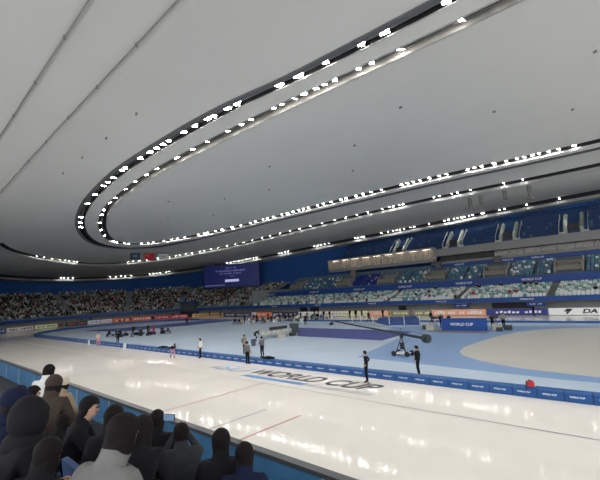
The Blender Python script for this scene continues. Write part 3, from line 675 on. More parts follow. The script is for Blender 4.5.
RAD = dict(pel=(.155, .115), spi=(.14, .105), che=(.165, .12), nb=(.075, .07), nk=(.055, .055), hd=(.082, .095), ht=(.068, .078), sh=(.068, .068), el=(.046, .046), wr=(.031, .031), hi=(.098, .098), kn=(.064, .064), an=(.044, .044), to=(.040, .034))
BONES = [('pel', 'spi', 't'), ('spi', 'che', 't'), ('che', 'nb', 't'), ('nb', 'nk', 's'), ('nk', 'hd', 's'), ('hd', 'ht', 's')]
for q in 'LR': BONES += [('che', 'sh' + q, 't'), ('sh' + q, 'el' + q, 't'), ('el' + q, 'wr' + q, 't'), ('pel', 'hi' + q, 'l'), ('hi' + q, 'kn' + q, 'l'), ('kn' + q, 'an' + q, 'l'), ('an' + q, 'to' + q, 'f')]
def person_mesh(pose, top, legs, shoe='shoe', fine_=True, bulk=1.0, hairy=False, glove=None, collar=False):
    J = dict(STAND); J.update(pose)
    V, E, Rr, T_ = [], [], [], {}
    idx = {}
    for k, p in J.items():
        if k == 'face': continue
        idx[k] = len(V); V.append(Vector(p)); r = RAD.get(k) or RAD[k[:2]]
        bl = bulk if k[:2] in ('sp', 'ch', 'sh', 'el', 'pe') else 1
        Rr.append((r[0] * bl, r[1] * bl))
    seg = []
    for a, b_, m in BONES: E.append((idx[a], idx[b_])); seg.append((Vector(J[a]), Vector(J[b_]), 't' if collar and b_ == 'nk' else m, .0))
    if collar: Rr[idx['nk']] = (.078, .080); Rr[idx['nb']] = (.105, .10)
    def chain(i0, pts, rs, m):
        for p, r in zip(pts, rs):
            V.append(Vector(p)); Rr.append((r, r)); E.append((i0, len(V) - 1)); seg.append((V[i0].copy(), Vector(p), m, 0)); i0 = len(V) - 1
        return i0
    for q, sx in (('L', 1), ('R', -1)):
        wv = Vector(J['wr' + q]); d = (wv - Vector(J['el' + q])).normalized()
        nrm = Vector((-sx, 0, 0)); nrm = (nrm - d * nrm.dot(d)); nrm = nrm.normalized() if nrm.length > .1 else Vector((0, 0, -1))
        s = d.cross(nrm).normalized()
        if s.y > 0 or (abs(s.y) < .2 and s.z < 0): s = -s            # the thumb side looks forward
        hm = 'g' if glove else 's'
        if fine_:
            pm = chain(idx['wr' + q], [wv + d * .055], [.030], hm)
            for k, ln in zip((-1.5, -.5, .5, 1.5), (.055, .07, .078, .068)):
                b0 = wv + d * .092 + s * k * .019
                chain(pm, [b0, b0 + d * ln * .5 + nrm * .008, b0 + d * ln * .92 + nrm * .028], [.0105, .0095, .0085], hm)
            chain(pm, [wv + d * .06 + s * .042 + nrm * .008, wv + d * .098 + s * .052 + nrm * .02], [.0115, .0095], hm)
        else: chain(idx['wr' + q], [wv + d * .10], [.034], hm)
    if fine_:
        hd = Vector(J['hd']); nk = Vector(J['nk']); upv = (Vector(J['ht']) - nk).normalized()
        fw = Vector(J.get('face', (0, -1, 0))); fw = (fw - upv * fw.dot(upv)).normalized(); sd = fw.cross(upv)
        chain(idx['hd'], [hd + fw * .105 - upv * .015], [.014], 's')
        chain(idx['hd'], [hd + fw * .075 - upv * .075], [.030], 's')
        for e in (-1, 1): chain(idx['hd'], [hd + sd * .09 * e - upv * .01 - fw * -.0], [.018], 's')
    V = [v for v in V]
    me = bpy.data.meshes.new('person'); me.from_pydata([tuple(v) for v in V], E, []); me.update()
    o = bpy.data.objects.new('tmp', me); COL.objects.link(o)
    o.modifiers.new('skin', 'SKIN').use_smooth_shade = True
    for i, sv in enumerate(me.skin_vertices[0].data): sv.radius = Rr[i]; sv.use_root = (i == idx['pel'])
    o.modifiers.new('sub', 'SUBSURF').levels = 2 if fine_ else 1
    dg = bpy.context.evaluated_depsgraph_get(); dg.update()
    out = bpy.data.meshes.new_from_object(o.evaluated_get(dg)); bpy.data.objects.remove(o)
    out.materials.clear()
    for m in (SKINM, cloth(top), cloth(legs), cloth(shoe), cloth(glove or 'black'), HAIRM): out.materials.append(m)
    code = {'s': 0, 't': 1, 'l': 2, 'f': 3, 'g': 4}
    hd = Vector(J['hd']); fwv = Vector(J.get('face', (0, -1, 0)))
    for pl in out.polygons:
        c = pl.center; bd = 1e9; bm_ = 't'
        for a, b_, m, _ in seg:
            ab = b_ - a; t_ = max(0, min(1, (c - a).dot(ab) / max(1e-9, ab.length_squared))); dd = (a + ab * t_ - c).length
            if dd < bd: bd, bm_ = dd, m
        pl.material_index = code[bm_]
        if hairy and bm_ == 's' and (c - hd).dot(fwv) < .03 and c.z > hd.z - (.13 if collar else .07) and (c - hd).length < .17: pl.material_index = 5
        pl.use_smooth = True
    return out, J
def head_parts(o, J, hair='short', hm=None):
    hd = Vector(J['hd']); nk = Vector(J['nk']); upv = (Vector(J['ht']) - nk).normalized()
    fw = Vector(J.get('face', (0, -1, 0))); fw = (fw - upv * fw.dot(upv)).normalized(); sd = fw.cross(upv)
    M = Matrix((sd, -fw, upv)).transposed(); hm = hm or HAIRM
    b = MB(); b.sm = True; n, k = 20, 12; rows = []
    ry = (.093, .110, .106)
    for j in range(k + 1):
        t = math.pi * (j / k) * (.83 if hair == 'short' else (.62 if hair == 'hat' else .80)); row = []
        for i in range(n):
            a = 2 * math.pi * i / n; st = math.sin(min(t, .58 * math.pi)) * (1 - .55 * max(0, t / math.pi - .56)); x = ry[0] * st * math.cos(a); y = ry[1] * st * math.sin(a); z = ry[2] * math.cos(t) + .022
            front = -math.sin(a)
            lim = .052 if front > .45 else (.0 if front > 0 else -9)
            z = max(z, lim)
            if hair == 'long' and front < .25 and j > 7: z -= .045 * (j - 7); x *= 1 + .04 * (j - 7)
            r = 1 + .02 * math.sin(7 * a + j)
            row.append(hd + M @ Vector((x * r, y * r + .006, z)))
        rows.append(b.add(row))
    for j in range(k):
        for i in range(n): b.face((rows[j] + i, rows[j + 1] + i, rows[j + 1] + (i + 1) % n, rows[j] + (i + 1) % n))
    b.build('hat' if hair == 'hat' else 'hair', hm, o)
    for e in (-1, 1):
        b = MB(); b.sm = True; b.ball(hd + fw * .086 + sd * .034 * e + upv * .012, (.011, .011, .008), 8, 6); b.build('eye', BLACKP, o)
    b = MB(); b.sm = True; b.ball(hd + fw * .096 - upv * .055, (.024, .012, .007) if abs(fw.y) > .7 else (.014, .024, .007), 8, 5); b.build('mouth', mat('lips', (0.30, 0.10, 0.09), .5), o)
def person(x, y, z, rz, pose, top, legs, label, hair='short', hm=None, shoe='shoe', bulk=1.0, fine_=True, scale=1.0, glove=None, group=None, collar=False):
    me, J = person_mesh(pose, top, legs, shoe, fine_, bulk, (not fine_) or collar, glove, collar)
    o = link('person', me, None, (x, y, z), rz); o.scale = (scale * (1.16 if bulk > 1.32 else 1.0), scale * (1.16 if bulk > 1.32 else 1.0), scale)
    if fine_: head_parts(o, J, hair, hm)
    return tag(o, label, 'person', group)
def look(x, y, tx=0.0, ty=0.0): return math.atan2(ty - y, tx - x) + math.pi / 2      # turn a figure (facing -Y) towards a point

HIPS = dict(elL=(.37, .12, 1.19), wrL=(.19, -.03, 1.03), elR=(-.37, .12, 1.19), wrR=(-.19, -.03, 1.03), anL=(.07, .02, .09), knL=(.09, -.02, .5), toL=(.08, -.15, .045), anR=(-.07, .03, .09), knR=(-.09, -.02, .5), toR=(-.08, -.15, .045))
POCK = dict(elL=(.25, .09, 1.15), wrL=(.19, -.09, .98), elR=(-.25, .09, 1.15), wrR=(-.19, -.09, .98))
FOLD = dict(elL=(.25, -.04, 1.15), wrL=(.03, -.20, 1.17), elR=(-.25, -.04, 1.15), wrR=(-.03, -.18, 1.12))
STRIDE = dict(anL=(.10, -.22, .10), knL=(.10, -.16, .52), toL=(.11, -.39, .045), anR=(-.10, .26, .13), knR=(-.10, .04, .50), toR=(-.10, .12, .045), wrL=(.24, .10, .92), wrR=(-.24, -.16, .93))
CROUCH = dict(pel=(0, .16, .80), spi=(0, .06, .95), che=(0, -.14, 1.05), nb=(0, -.29, 1.12), nk=(0, -.35, 1.16), hd=(0, -.42, 1.22), ht=(0, -.44, 1.29), face=(0, -1, -.3), shL=(.17, -.22, 1.08), shR=(-.17, -.22, 1.08),
  elL=(.24, -.02, .93), wrL=(.10, .17, .95), elR=(-.24, -.02, .93), wrR=(-.10, .17, .97), hiL=(.09, .16, .76), hiR=(-.09, .16, .76), knL=(.11, -.16, .50), knR=(-.11, -.06, .45), anL=(.11, .02, .09), toL=(.11, -.16, .045), anR=(-.12, .30, .12), toR=(-.12, .14, .05))
def sit(h=.45, lean=0.0, arms='lap'):
    d = dict(pel=(0, .0, h + .12), spi=(0, .03 - lean * .1, h + .30), che=(0, .02 - lean * .32, h + .49), nb=(0, .03 - lean * .46, h + .63), nk=(0, .01 - lean * .50, h + .70), hd=(0, -.02 - lean * .56, h + .79), ht=(0, -.005 - lean * .58, h + .86),
      shL=(.17, .02 - lean * .42, h + .58), shR=(-.17, .02 - lean * .42, h + .58), hiL=(.10, -.06, h + .09), hiR=(-.10, -.06, h + .09), knL=(.13, -.46, h + .10), knR=(-.13, -.46, h + .10), anL=(.13, -.47, .10), anR=(-.13, -.47, .10), toL=(.14, -.63, .05), toR=(-.14, -.63, .05),
      elL=(.25, -.04 - lean * .35, h + .32), elR=(-.25, -.04 - lean * .35, h + .32), wrL=(.12, -.27 - lean * .2, h + .24), wrR=(-.12, -.27 - lean * .2, h + .24))
    if arms == 'phone': d.update(elL=(.22, -.12 - lean * .35, h + .34), elR=(-.22, -.12 - lean * .35, h + .34), wrL=(.07, -.34 - lean * .3, h + .44), wrR=(-.07, -.34 - lean * .3, h + .44))
    if arms == 'up': d.update(elL=(.22, -.24, h + .50), elR=(-.22, -.24, h + .50), wrL=(.07, -.36, h + .72), wrR=(-.07, -.36, h + .72))
    return d

# skaters and officials near the track
def skates(o):
    for sx in (-1, 1):
        b = MB(); b.box((sx * .10, -.05, .012), (.01, .40, .03)); b.build('skate_blade', STEEL, o)
p_ = person(-12.6, 18.75, .05, look(-12.6, 18.75, -40, 10), HIPS, 'black', 'black', 'skater in a black racing suit standing on the ice with hands on hips', hair='short'); skates(p_)
person(-10.95, 21.75, 0, look(-11.5, 22, -30, 16), POCK, 'black', 'black', 'man in a dark jacket and trousers standing behind the pads beside the camera crane', bulk=1.4)
person(-24.1, 19.62, 0, look(-24, 19.5, -26, 60), dict(), 'grey', 'black', 'person in a grey vest and black trousers seen from behind at the pads', bulk=1.4)
person(-28.6, 23.0, 0, look(-28, 23, -10, 24), POCK, 'khaki', 'navy', 'person in a khaki coat standing beyond the pads, left of the grey vest', bulk=1.35)
person(-25.5, 22.4, 0, look(-25, 22, -40, 20), FOLD, 'grey', 'navy', 'person in a grey jacket with folded arms just behind the pads', bulk=1.35)
person(-30.75, 19.68, 0, look(-32, 20, -40, 0), POCK, 'white', 'black', 'man in a white jacket and black trousers at the track edge', bulk=1.5)
p_ = person(-33.2, 18.35, .05, look(-33, 18, 0, 14), CROUCH, 'navy', 'pink', 'skater gliding bent over in a dark top and pink leggings'); 
p_ = person(-53.5, 19.2, .04, look(-53, 19, 0, 14), STRIDE, 'cream', 'pink', 'skater in a cream top and pink leggings upright on the ice near the curve'); skates(p_)
person(-52.4, 21.2, 0, look(-52, 21, -60, 30), dict(), 'navy', 'black', 'person in dark navy standing behind the pads near the far curve', fine_=False)
person(-73.0, 43.6, 0, look(-72, 43, 0, 20), STRIDE, 'black', 'navy', 'person in black walking on the violet mat with a red pack', bulk=1.1, fine_=False)
b = MB(); b.box((0, 0, .3), (.42, .25, .55)); b.box((0, -.02, .62), (.3, .2, .1)); b.box((.14, -.14, .3), (.06, .04, .5)); b.box((-.14, -.14, .3), (.06, .04, .5)); tag(b.build('backpack', mat('pack_red', (0.35, 0.03, 0.03), .7), None, (-72.75, 43.95, 1.0)), 'red backpack carried on the back of the person on the violet mat', 'backpack')
person(-60.3, 30.0, 0, look(-60, 30, -62, 40), dict(), 'magenta', 'magenta', 'person in magenta standing among the resting skaters', fine_=False)
# officials along the boards: far away
FARP = [(-95.6, 64.4, 'black', 'left of two officials standing before the ochre board'), (-90.6, 64.6, 'navy', 'right of two officials standing before the ochre board'),
 (-35.0, 54.0, 'black', 'person in black standing alone in front of the cream boards'), (-36.9, 61.6, 'black', 'person in black bending by the salmon board edge'),
 (-43.4, 60.5, 'black', 'left of three people in black before the cream board'), (-42.3, 60.9, 'black', 'middle of three people in black before the cream board'), (-41.4, 61.6, 'navy', 'right of three people in dark clothes before the cream board'),
 (-43.9, 48.4, 'black', 'person in black standing at the left end of the violet mat'), (-20.2, 47.4, 'navy', 'person in navy standing behind the camera gear left of the blue counter'), (-13.4, 48.6, 'khaki', 'person in khaki standing behind the camera gear right of the blue counter'),
 (-23.8, 52.6, 'navy', 'person in navy walking on the blue platform'), (-13.6, 64.6, 'black', 'person in black standing before the navy board'), (-108.6, 60.2, 'black', 'person in black standing below the tunnel box'),
 (-103.2, 52.6, 'black', 'person in black standing before the crimson board on the curve'), (-100.4, 49.6, 'navy', 'person in navy standing before the crimson board on the curve')]
for i, (x, y, c, l) in enumerate(FARP): person(x, y, 0, R_.uniform(0, 6.28), (POCK, dict(), STRIDE, FOLD)[i % 4], c, 'black', l, fine_=False, bulk=1.35)
person(-104.2, 63.4, 4.72, look(-104, 63), FOLD, 'red', 'white', 'person in red and white standing on the roof of the tunnel box', fine_=False, bulk=1.25, scale=1.15)

# ------------------------------------------------------------------ loose things by the pads
b = MB(); b.sm = True; b.ball((0, 0, .26), (.27, .20, .27), 12, 8); b.sm = False; b.box((0, -.17, .2), (.30, .10, .22)); o = b.build('sports_bag', mat('bag_red', (0.50, 0.02, 0.03), .6, var=.1), None, (-4.75, 20.1, .43)); o.scale = (.62,) * 3
b = MB(); b.tube((-.24, -.05, .45), (-.30, -.18, .0), .035); b.tube((-.30, -.18, 0), (-.26, -.2, -.22), .03); b.tube((.1, -.1, .5), (-.1, -.1, .55), .03); b.build('strap', BLACKP, o)
tag(o, 'red sports bag with a black strap lying on the blue pads', 'bag')
def jacket(x, y, z, rz, label):
    b = MB(); b.sm = True; b.ball((0, 0, .10), (.45, .26, .11), 12, 6); b.ball((.35, .1, .09), (.28, .14, .08), 10, 6); b.ball((-.4, -.12, .08), (.26, .13, .07), 10, 6)
    o = b.build('jacket', cloth('black'), None, (x, y, z), rz); b = MB(); b.ball((.1, -.15, .17), (.16, .10, .05), 8, 5); b.build('hood', cloth('charcoal'), o); tag(o, label, 'jacket')
jacket(-22.4, 20.25, .435, 0, 'black jacket dropped on the blue pads near the pale lettering')
jacket(-38.6, 20.25, .435, .2, 'black jacket spread over the blue pads behind the bent skater')
jacket(-36.9, 20.25, .435, -.1, 'black jacket on the blue pads just behind the bent skater')
for x, y, l in ((-57.4, 19.4, 'white lane marker block standing on the ice by the far pads'), (-46.6, 19.6, 'white leaning lane marker on the ice in front of the pads')):
    b = MB(); b.prism([(-.3, -.14), (.3, -.14), (.3, .14), (-.3, .14)], 0, .12); b.prism([(-.22, -.1), (.22, -.1), (.22, .1), (-.22, .1)], .12, .75); o = b.build('lane_marker', WHITE, None, (x, y, 0)); 
    b = MB(); b.box((0, 0, .80), (.5, .24, .10)); b.build('cap', WHITE, o)
    o.scale = (.62, .62, .72)
    if 'leaning' in l: o.rotation_euler = (0, .22, .4)
    tag(o, l, 'marker')
b = MB(); b.tube((0, 0, 0), (0, 0, .62), .22, .27, 14); o = b.build('waste_bin', mat('bin_slate', (0.06, 0.08, 0.12), .6), None, (-32.2, 27.1, .008)); b = MB(); b.tube((0, 0, .62), (0, 0, .67), .29, .27, 14); b.build('rim', BLACKP, o); tag(o, 'dark slate waste bin standing left of the timing tables', 'bin')
person(-35.2, 30.0, 0, look(-35, 30, -33, 36), dict(CROUCH, anR=(-.12, .10, .09), toR=(-.12, -.08, .045), knR=(-.11, -.12, .46), wrL=(.16, -.42, .76), elL=(.22, -.28, .9), wrR=(-.16, -.42, .76), elR=(-.22, -.28, .9)), 'black', 'black', 'person in black bending over the left end of the timing tables', fine_=False)

# ------------------------------------------------------------------ timing tables, chairs, monitors
TT = mat('table_white', (0.72, 0.70, 0.64), .5, var=.06); LEGM = mat('leg_grey', (0.16, 0.16, 0.16), .4, .6)
def table(name, x, y, rz, L, label, h=.74, group=None):
    t = empty(name, (x, y, .008), rz); b = MB(); b.box((0, 0, h - .02), (L, .75, .04)); b.box((0, .36, h - .13), (L - .1, .02, .22)); b.box((0, -.36, h - .12), (L - .1, .02, .20)); b.build('table_top', TT, t)
    for sx in (-1, 1):
        for sy in (-1, 1): b = MB(); b.tube((sx * (L / 2 - .12), sy * .3, 0), (sx * (L / 2 - .12), sy * .3, h - .04), .022); b.build('leg', LEGM, t)
    return tag(t, label, 'table', group)
PALE = mat('chair_pale', (0.48, 0.48, 0.45), .5)
def chair_proto():
    t = empty('chair'); b = MB(); b.box((0, 0, .44), (.44, .42, .05)); b.build('seat', PALE, t); b = MB(); b.box((0, .20, .70), (.42, .04, .38), rx=-.15); b.build('backrest', PALE, t)
    for sx in (-1, 1):
        b = MB(); b.tube((sx * .19, -.17, 0), (sx * .17, -.15, .44), .014); b.build('leg', LEGM, t); b = MB(); b.tube((sx * .19, .20, 0), (sx * .18, .18, .86), .014); b.build('leg', LEGM, t)
    return t
dirx = Vector((-35.6 + 36.4, 37.0 - 31.6, 0)).normalized(); trz = math.atan2(dirx.y, dirx.x)
def along(s, d): return Vector((-36.5, 31.6, 0)) + dirx * s + Vector((dirx.y, -dirx.x, 0)) * d
for i, l in enumerate(('white timing table nearest the bending person', 'white timing table in the middle of the row', 'white timing table nearest the dark display panel')):
    p = along(.8 + 1.5 * i, 0); table('folding_table', p.x, p.y, trz + math.pi, 1.45, l)
ch = chair_proto()
for i, (s, d) in enumerate(((.4, .8), (1.1, .85), (1.9, .8), (2.6, .85), (3.4, .8), (4.1, .8), (.9, -.9), (2.4, -.9), (3.7, -.9))):
    p = along(s, d); o = ch if i == 0 else copy_tree(ch); o.location = (p.x, p.y, .008); o.rotation_euler = (0, 0, trz + (0 if d < 0 else math.pi)); 
    tag(o, 'pale grey chair on the far side of the timing tables' if d < 0 else 'pale grey chair on the near side of the timing tables', 'chair', 'chairs behind the timing tables' if d < 0 else 'chairs before the timing tables')
def monitor(p, rz, label, z=.748):
    t = empty('monitor', (p.x, p.y, z), rz); b = MB(); b.box((0, 0, .30), (.62, .05, .38)); b.build('display', BLACKP, t); b = MB(); b.box((0, .02, .01), (.26, .2, .02)); b.box((0, .03, .08), (.06, .04, .14)); b.build('stand', BLACKP, t); tag(t, label, 'monitor')
for s, l in ((2.0, 'black monitor on the middle timing table'), (2.65, 'black monitor beside another on the middle timing table'), (3.4, 'black monitor on the timing table next to the display panel'), (4.1, 'black monitor at the display panel end of the timing tables')): monitor(along(s, -.1), trz + math.pi / 2 + 1.2, l)
def case(x, y, rz, d, m, label, z=.008):
    b = MB(); b.box((0, 0, d[2] * .46), (d[0], d[1], d[2] * .86)); o = b.build('equipment_case', m, None, (x, y, z), rz); b = MB(); b.box((0, 0, d[2] * .95), (d[0] * 1.01, d[1] * 1.01, d[2] * .1)); ld = b.build('lid', m, o); b = MB(); b.box((0, -d[1] / 2 - .015, d[2] * .93), (d[0] * .3, .03, .04)); b.build('handle', STEEL, ld); tag(o, label, 'case')
CRM = mat('case_cream', (0.45, 0.43, 0.36), .6, var=.1); CDK = mat('case_dark', (0.035, 0.037, 0.04), .6)
p = along(.3, .1); case(p.x, p.y, trz, (.6, .4, .3), CRM, 'cream case on the left end of the timing tables', .75)
p = along(2.2, 1.7); case(p.x, p.y, trz, (.8, .5, .45), CRM, 'cream case on the ice in front of the timing tables')
p = along(4.0, 1.6); case(p.x, p.y, trz, (.7, .5, .4), CDK, 'dark case on the ice in front of the timing tables')
t = empty('display_panel', (-34.7, 36.1, .008), look(-36, 38)); t.scale = (.85, .85, .82); b = MB(); b.box((0, 0, 1.05), (1.35, .12, 1.5)); b.build('display', mat('panel_green_black', (0.02, 0.035, 0.035), .4), t)
b = MB(); b.box((0, 0, .15), (.9, .5, .1)); b.tube((-.4, 0, .05), (-.4, 0, .4), .04); b.tube((.4, 0, .05), (.4, 0, .4), .04); b.box((0, 0, .03), (1.1, .6, .06)); b.build('stand', LEGM, t); tag(t, 'square dark display panel at the right end of the timing tables', 'display')

# ------------------------------------------------------------------ team benches far on the infield
BEN = mat('bench_grey', (0.30, 0.32, 0.34), .6)
def bench_proto():
    t = empty('bench'); b = MB(); b.box((0, 0, .44), (2.0, .36, .05)); b.build('seat', BEN, t)
    for sx in (-1, 1): b = MB(); b.box((sx * .8, 0, .21), (.06, .34, .42)); b.build('leg', LEGM, t)
    return t
bp_ = bench_proto(); spots = []
A = Vector((-60.5, 47.0, 0)); B = Vector((-45.2, 57.6, 0)); d_ = (B - A); brz = math.atan2(d_.y, d_.x)
for row in range(2):
    for i in range(7):
        p = A.lerp(B, (i + .3 * row) / 6.6) + Vector((-.55, .8, 0)) * row * 3.6; spots.append((p.x, p.y, brz + R_.uniform(-.2, .2), row))
for i, (x, y, a, row) in enumerate(spots):
    o = bp_ if i == 0 else copy_tree(bp_); o.location = (x, y, .008); o.rotation_euler = (0, 0, a)
    tag(o, 'grey team bench in the %s row on the infield' % ('front', 'back')[row], 'bench', 'team benches in the %s row' % ('front', 'back')[row])
SITM = {}
COLS = ['black', 'navy', 'charcoal', 'white', 'red', 'grey', 'teal', 'black', 'blue', 'cream']
def sitter(c, lean=.2, h=.45):
    k = (c, lean, h)
    if k not in SITM: SITM[k] = person_mesh(sit(h, lean), c, 'black', 'shoe', False, 1.3, True)[0]
    return SITM[k]
for i, (x, y, a, row) in enumerate(spots):
    for k in range(2):
        if R_.random() < .15: continue
        c = COLS[(i * 3 + k) % 10]; off = Vector((math.cos(a), math.sin(a), 0)) * (k - .5) * 1.0
        o = link('person', sitter(c, (.1, .5)[i % 2], .35), None, (x + off.x, y + off.y, .03), a + (math.pi if R_.random() < .3 else 0))
        tag(o, 'person in %s sitting on a team bench in the %s row' % (c, ('front', 'back')[row]), 'person', '%s clad people on the %s team benches' % (c, ('front', 'back')[row]))
STM = {}
def stander(c, pose, pn):
    k = (c, pn)
    if k not in STM: STM[k] = person_mesh(pose, c, 'black', 'shoe', False, 1.3, True)[0]
    return STM[k]
for i in range(13):
    t_ = (i + .5) / 13; p = A.lerp(B, t_) + Vector((-.55, .8, 0)) * R_.uniform(1, 5.5); c = ('black', 'navy', 'black', 'charcoal', 'white', 'black')[i % 6]
    o = link('person', stander(c, (POCK, STRIDE)[i % 2], i % 2), None, (p.x, p.y, .008), R_.uniform(0, 6.28)); tag(o, 'person in %s standing among the team benches' % c, 'person', 'people in %s standing among the team benches' % c)
def bike_proto():
    t = empty('exercise_bike'); b = MB(); b.tube((-.45, -.25, .04), (-.45, .25, .04), .03); b.tube((.45, -.25, .04), (.45, .25, .04), .03); b.tube((-.45, 0, .05), (.45, 0, .05), .03); b.tube((-.05, 0, .05), (-.2, 0, .85), .03); b.tube((.25, 0, .1), (.4, 0, 1.05), .03); b.build('frame', LEGM, t)
    b = MB(); b.tube((.28, -.05, .32), (.28, .05, .32), .25, n=16); b.build('wheel', BLACKP, t); b = MB(); b.box((-.22, 0, .88), (.28, .18, .06)); b.build('saddle', BLACKP, t); b = MB(); b.tube((.4, -.24, 1.05), (.4, .24, 1.05), .02); b.build('handlebar', BLACKP, t); return t
bk = bike_proto()
BK = [(-62.5, 28.6), (-61.4, 27.0), (-64.6, 27.2), (-60.0, 31.2), (-66.0, 26.6)] + [(A.lerp(B, u) + Vector((-.55, .8, 0)) * v)[:2] for u, v in ((.1, 2), (.27, 1.8), (.42, 2.1), (.58, 1.8), (.75, 2), (.9, 1.9))]
for i, (x, y) in enumerate(BK):
    o = bk if i == 0 else copy_tree(bk); o.location = (x, y, .008); o.rotation_euler = (0, 0, R_.uniform(0, 6))
    tag(o, 'dark exercise bike among the resting skaters near the curve' if i < 5 else 'dark exercise bike between the two rows of team benches', 'bike', 'exercise bikes near the curve' if i < 5 else 'exercise bikes between the benches')
# resting skaters near the curve
for i, (x, y, c) in enumerate(((-66.3, 25.6, 'navy'), (-63.6, 26.2, 'black'), (-62.9, 27.9, 'black'), (-61.3, 28.4, 'charcoal'), (-61.6, 29.7, 'black'), (-60.2, 31.4, 'olive'), (-64.9, 26.0, 'teal'), (-60.2, 29.0, 'olive'), (-58.9, 31.6, 'teal'))):
    s_ = i in (2, 4)
    if not s_:
        b = MB(); b.box((0, .02, .20), (.5, .36, .40)); q = b.build('storage_box', CDK if i % 2 else BEN, None, (x, y, .008), .3 * i); b = MB(); b.box((0, .02, .41), (.54, .4, .04)); b.build('lid', CDK, q); tag(q, 'storage box under the resting skater in %s, number %s along the group' % (c, ('one', 'two', '', 'three', '', 'four', 'five', 'six', 'seven')[i]), 'box')
    o = link('person', stander(c, STRIDE, 1) if s_ else sitter(c, .5, .42), None, (x, y, .008), .3 * i if not s_ else 1.0)
    tag(o, ('person in %s standing in the group of resting skaters, %s of two' % (c, 'left' if i == 2 else 'right')) if s_ else ('skater in %s sitting on a box near the far curve, number %s along the group' % (c, ('one', 'two', '', 'three', '', 'four', 'five', 'six', 'seven')[i])), 'person')
for i, (x, y, c) in enumerate(((-107.9, 44.2, 'black'), (-109.5, 46.0, 'navy'), (-110.0, 48.0, 'black'))):
    o = link('person', sitter(c, .2, .45), None, (x, y, 0), look(x, y)); b = MB(); b.box((0, .05, .22), (.5, .36, .4)); b.box((0, .05, .43), (.54, .4, .03)); q = b.build('stool', BEN, None, (x, y, 0), look(x, y))
    w_ = ('first', 'second', 'third')[i]; tag(o, 'official in %s sitting on the ice edge before the orange board, %s of three' % (c, w_), 'person'); tag(q, 'grey stool under the %s of three officials before the orange board' % w_, 'stool')

G0 = Vector((-68.0, 25.6, 0)); G1 = Vector((-60.3, 31.8, 0)); words_ = ('first', 'second', 'third', 'fourth', 'fifth', 'sixth', 'seventh', 'eighth', 'ninth', 'tenth', 'eleventh', 'twelfth', 'thirteenth', 'fourteenth')
for i in range(14):
    p = G0.lerp(G1, (i + .5) / 14) + Vector((R_.uniform(-.6, .6), R_.uniform(-1.1, 1.1), .008)); b = MB(); b.sm = True; b.tube((-.34, 0, .19), (.34, 0, .19), .19, .19, 10); b.sm = False
    o = b.build('sports_bag', (CDK, cloth('black'), cloth('navy'), cloth('teal'), BEN)[i % 5], None, p, R_.uniform(0, 3)); b = MB(); b.tube((-.16, 0, .38), (-.1, 0, .52), .02); b.tube((-.1, 0, .52), (.1, 0, .52), .02); b.tube((.1, 0, .52), (.16, 0, .38), .02); b.build('strap', BLACKP, o)
    tag(o, '%s sports bag, %s along the group of resting skaters from the left' % (('charcoal', 'black', 'navy', 'teal', 'grey')[i % 5], words_[i]), 'bag')
for i in range(14):
    p = A.lerp(B, (i + .5) / 14) + Vector((-.55, .8, 0)) * R_.uniform(-.8, 4.6); d = (R_.uniform(.6, 1.1), .5, R_.uniform(.4, .8)); b = MB(); b.box((0, 0, d[2] * .45), (d[0], d[1], d[2] * .9)); o = b.build('storage_crate', (CRM, WHITE, CRM, CDK)[i % 4], None, (p.x, p.y, .008), R_.uniform(0, 3)); b = MB(); b.box((0, 0, d[2] * .94), (d[0] * 1.04, d[1] * 1.06, d[2] * .1)); b.build('lid', BEN, o)
    c_ = ('cream', 'white', 'cream', 'dark')[i % 4]; tag(o, '%s storage crate among the team benches' % c_, 'crate', '%s crates among the team benches' % c_)

# ------------------------------------------------------------------ camera crane
t = empty('camera_crane', (-15.0, 27.5, .014)); PIV = Vector((0, 0, 1.62)); hd_ = Vector((-14.4, 9.6, 1.72)); tl = Vector((2.75, -1.55, 1.58))
b = MB(); b.box((0, 0, .22), (1.0, .7, .08)); b.tube((-.45, -.35, .2), (.45, -.35, .2), .03); b.tube((-.45, .35, .2), (.45, .35, .2), .03); dl = b.build('dolly', WHITE, t)
for sx in (-1, 1):
    for sy in (-1, 1): b = MB(); b.tube((sx * .55, sy * .40 - .05, .2), (sx * .55, sy * .40 + .05, .2), .2, n=14); b.build('wheel', BLACKP, dl)
for sx, sy in ((-.42, -.3), (.42, -.3), (0, .35)): b = MB(); b.tube((sx, sy, .25), (0, 0, 1.45), .035); b.build('leg', BLACKP, t)
b = MB(); b.box((0, 0, .75), (.25, .25, .5)); b.box((0, 0, 1.5), (.22, .2, .3)); b.tube((0, 0, 1.6), (0, 0, 2.1), .02); b.build('pivot_head', BLACKP, t)
b = MB(); b.tube(tl, hd_, .10, .055, 10); b.tube(tl + Vector((0, 0, .25)), PIV + Vector((0, 0, .45)), .012); b.tube(PIV + Vector((0, 0, .45)), hd_, .012); am = b.build('arm', BLACKP, t)
b = MB(); dv = (tl - PIV).normalized(); b.tube(tl - dv * .18, tl + dv * .18, .30, n=18); b.tube(tl + dv * .18, tl + dv * .26, .22, n=18); b.build('counterweight', mat('weight_dark', (0.012, 0.02, 0.02), .5), am)
b = MB(); b.box(hd_ + Vector((0, 0, -.35)), (.3, .35, .3)); b.tube(hd_ + Vector((0, 0, -.05)), hd_ + Vector((0, 0, -.25)), .04); b.tube(hd_ + Vector((0, -.15, -.38)), hd_ + Vector((0, -.45, -.42)), .07); b.build('remote_camera', BLACKP, am)
tag(t, 'long armed camera crane on a wheeled dolly with a dark counterweight', 'crane')

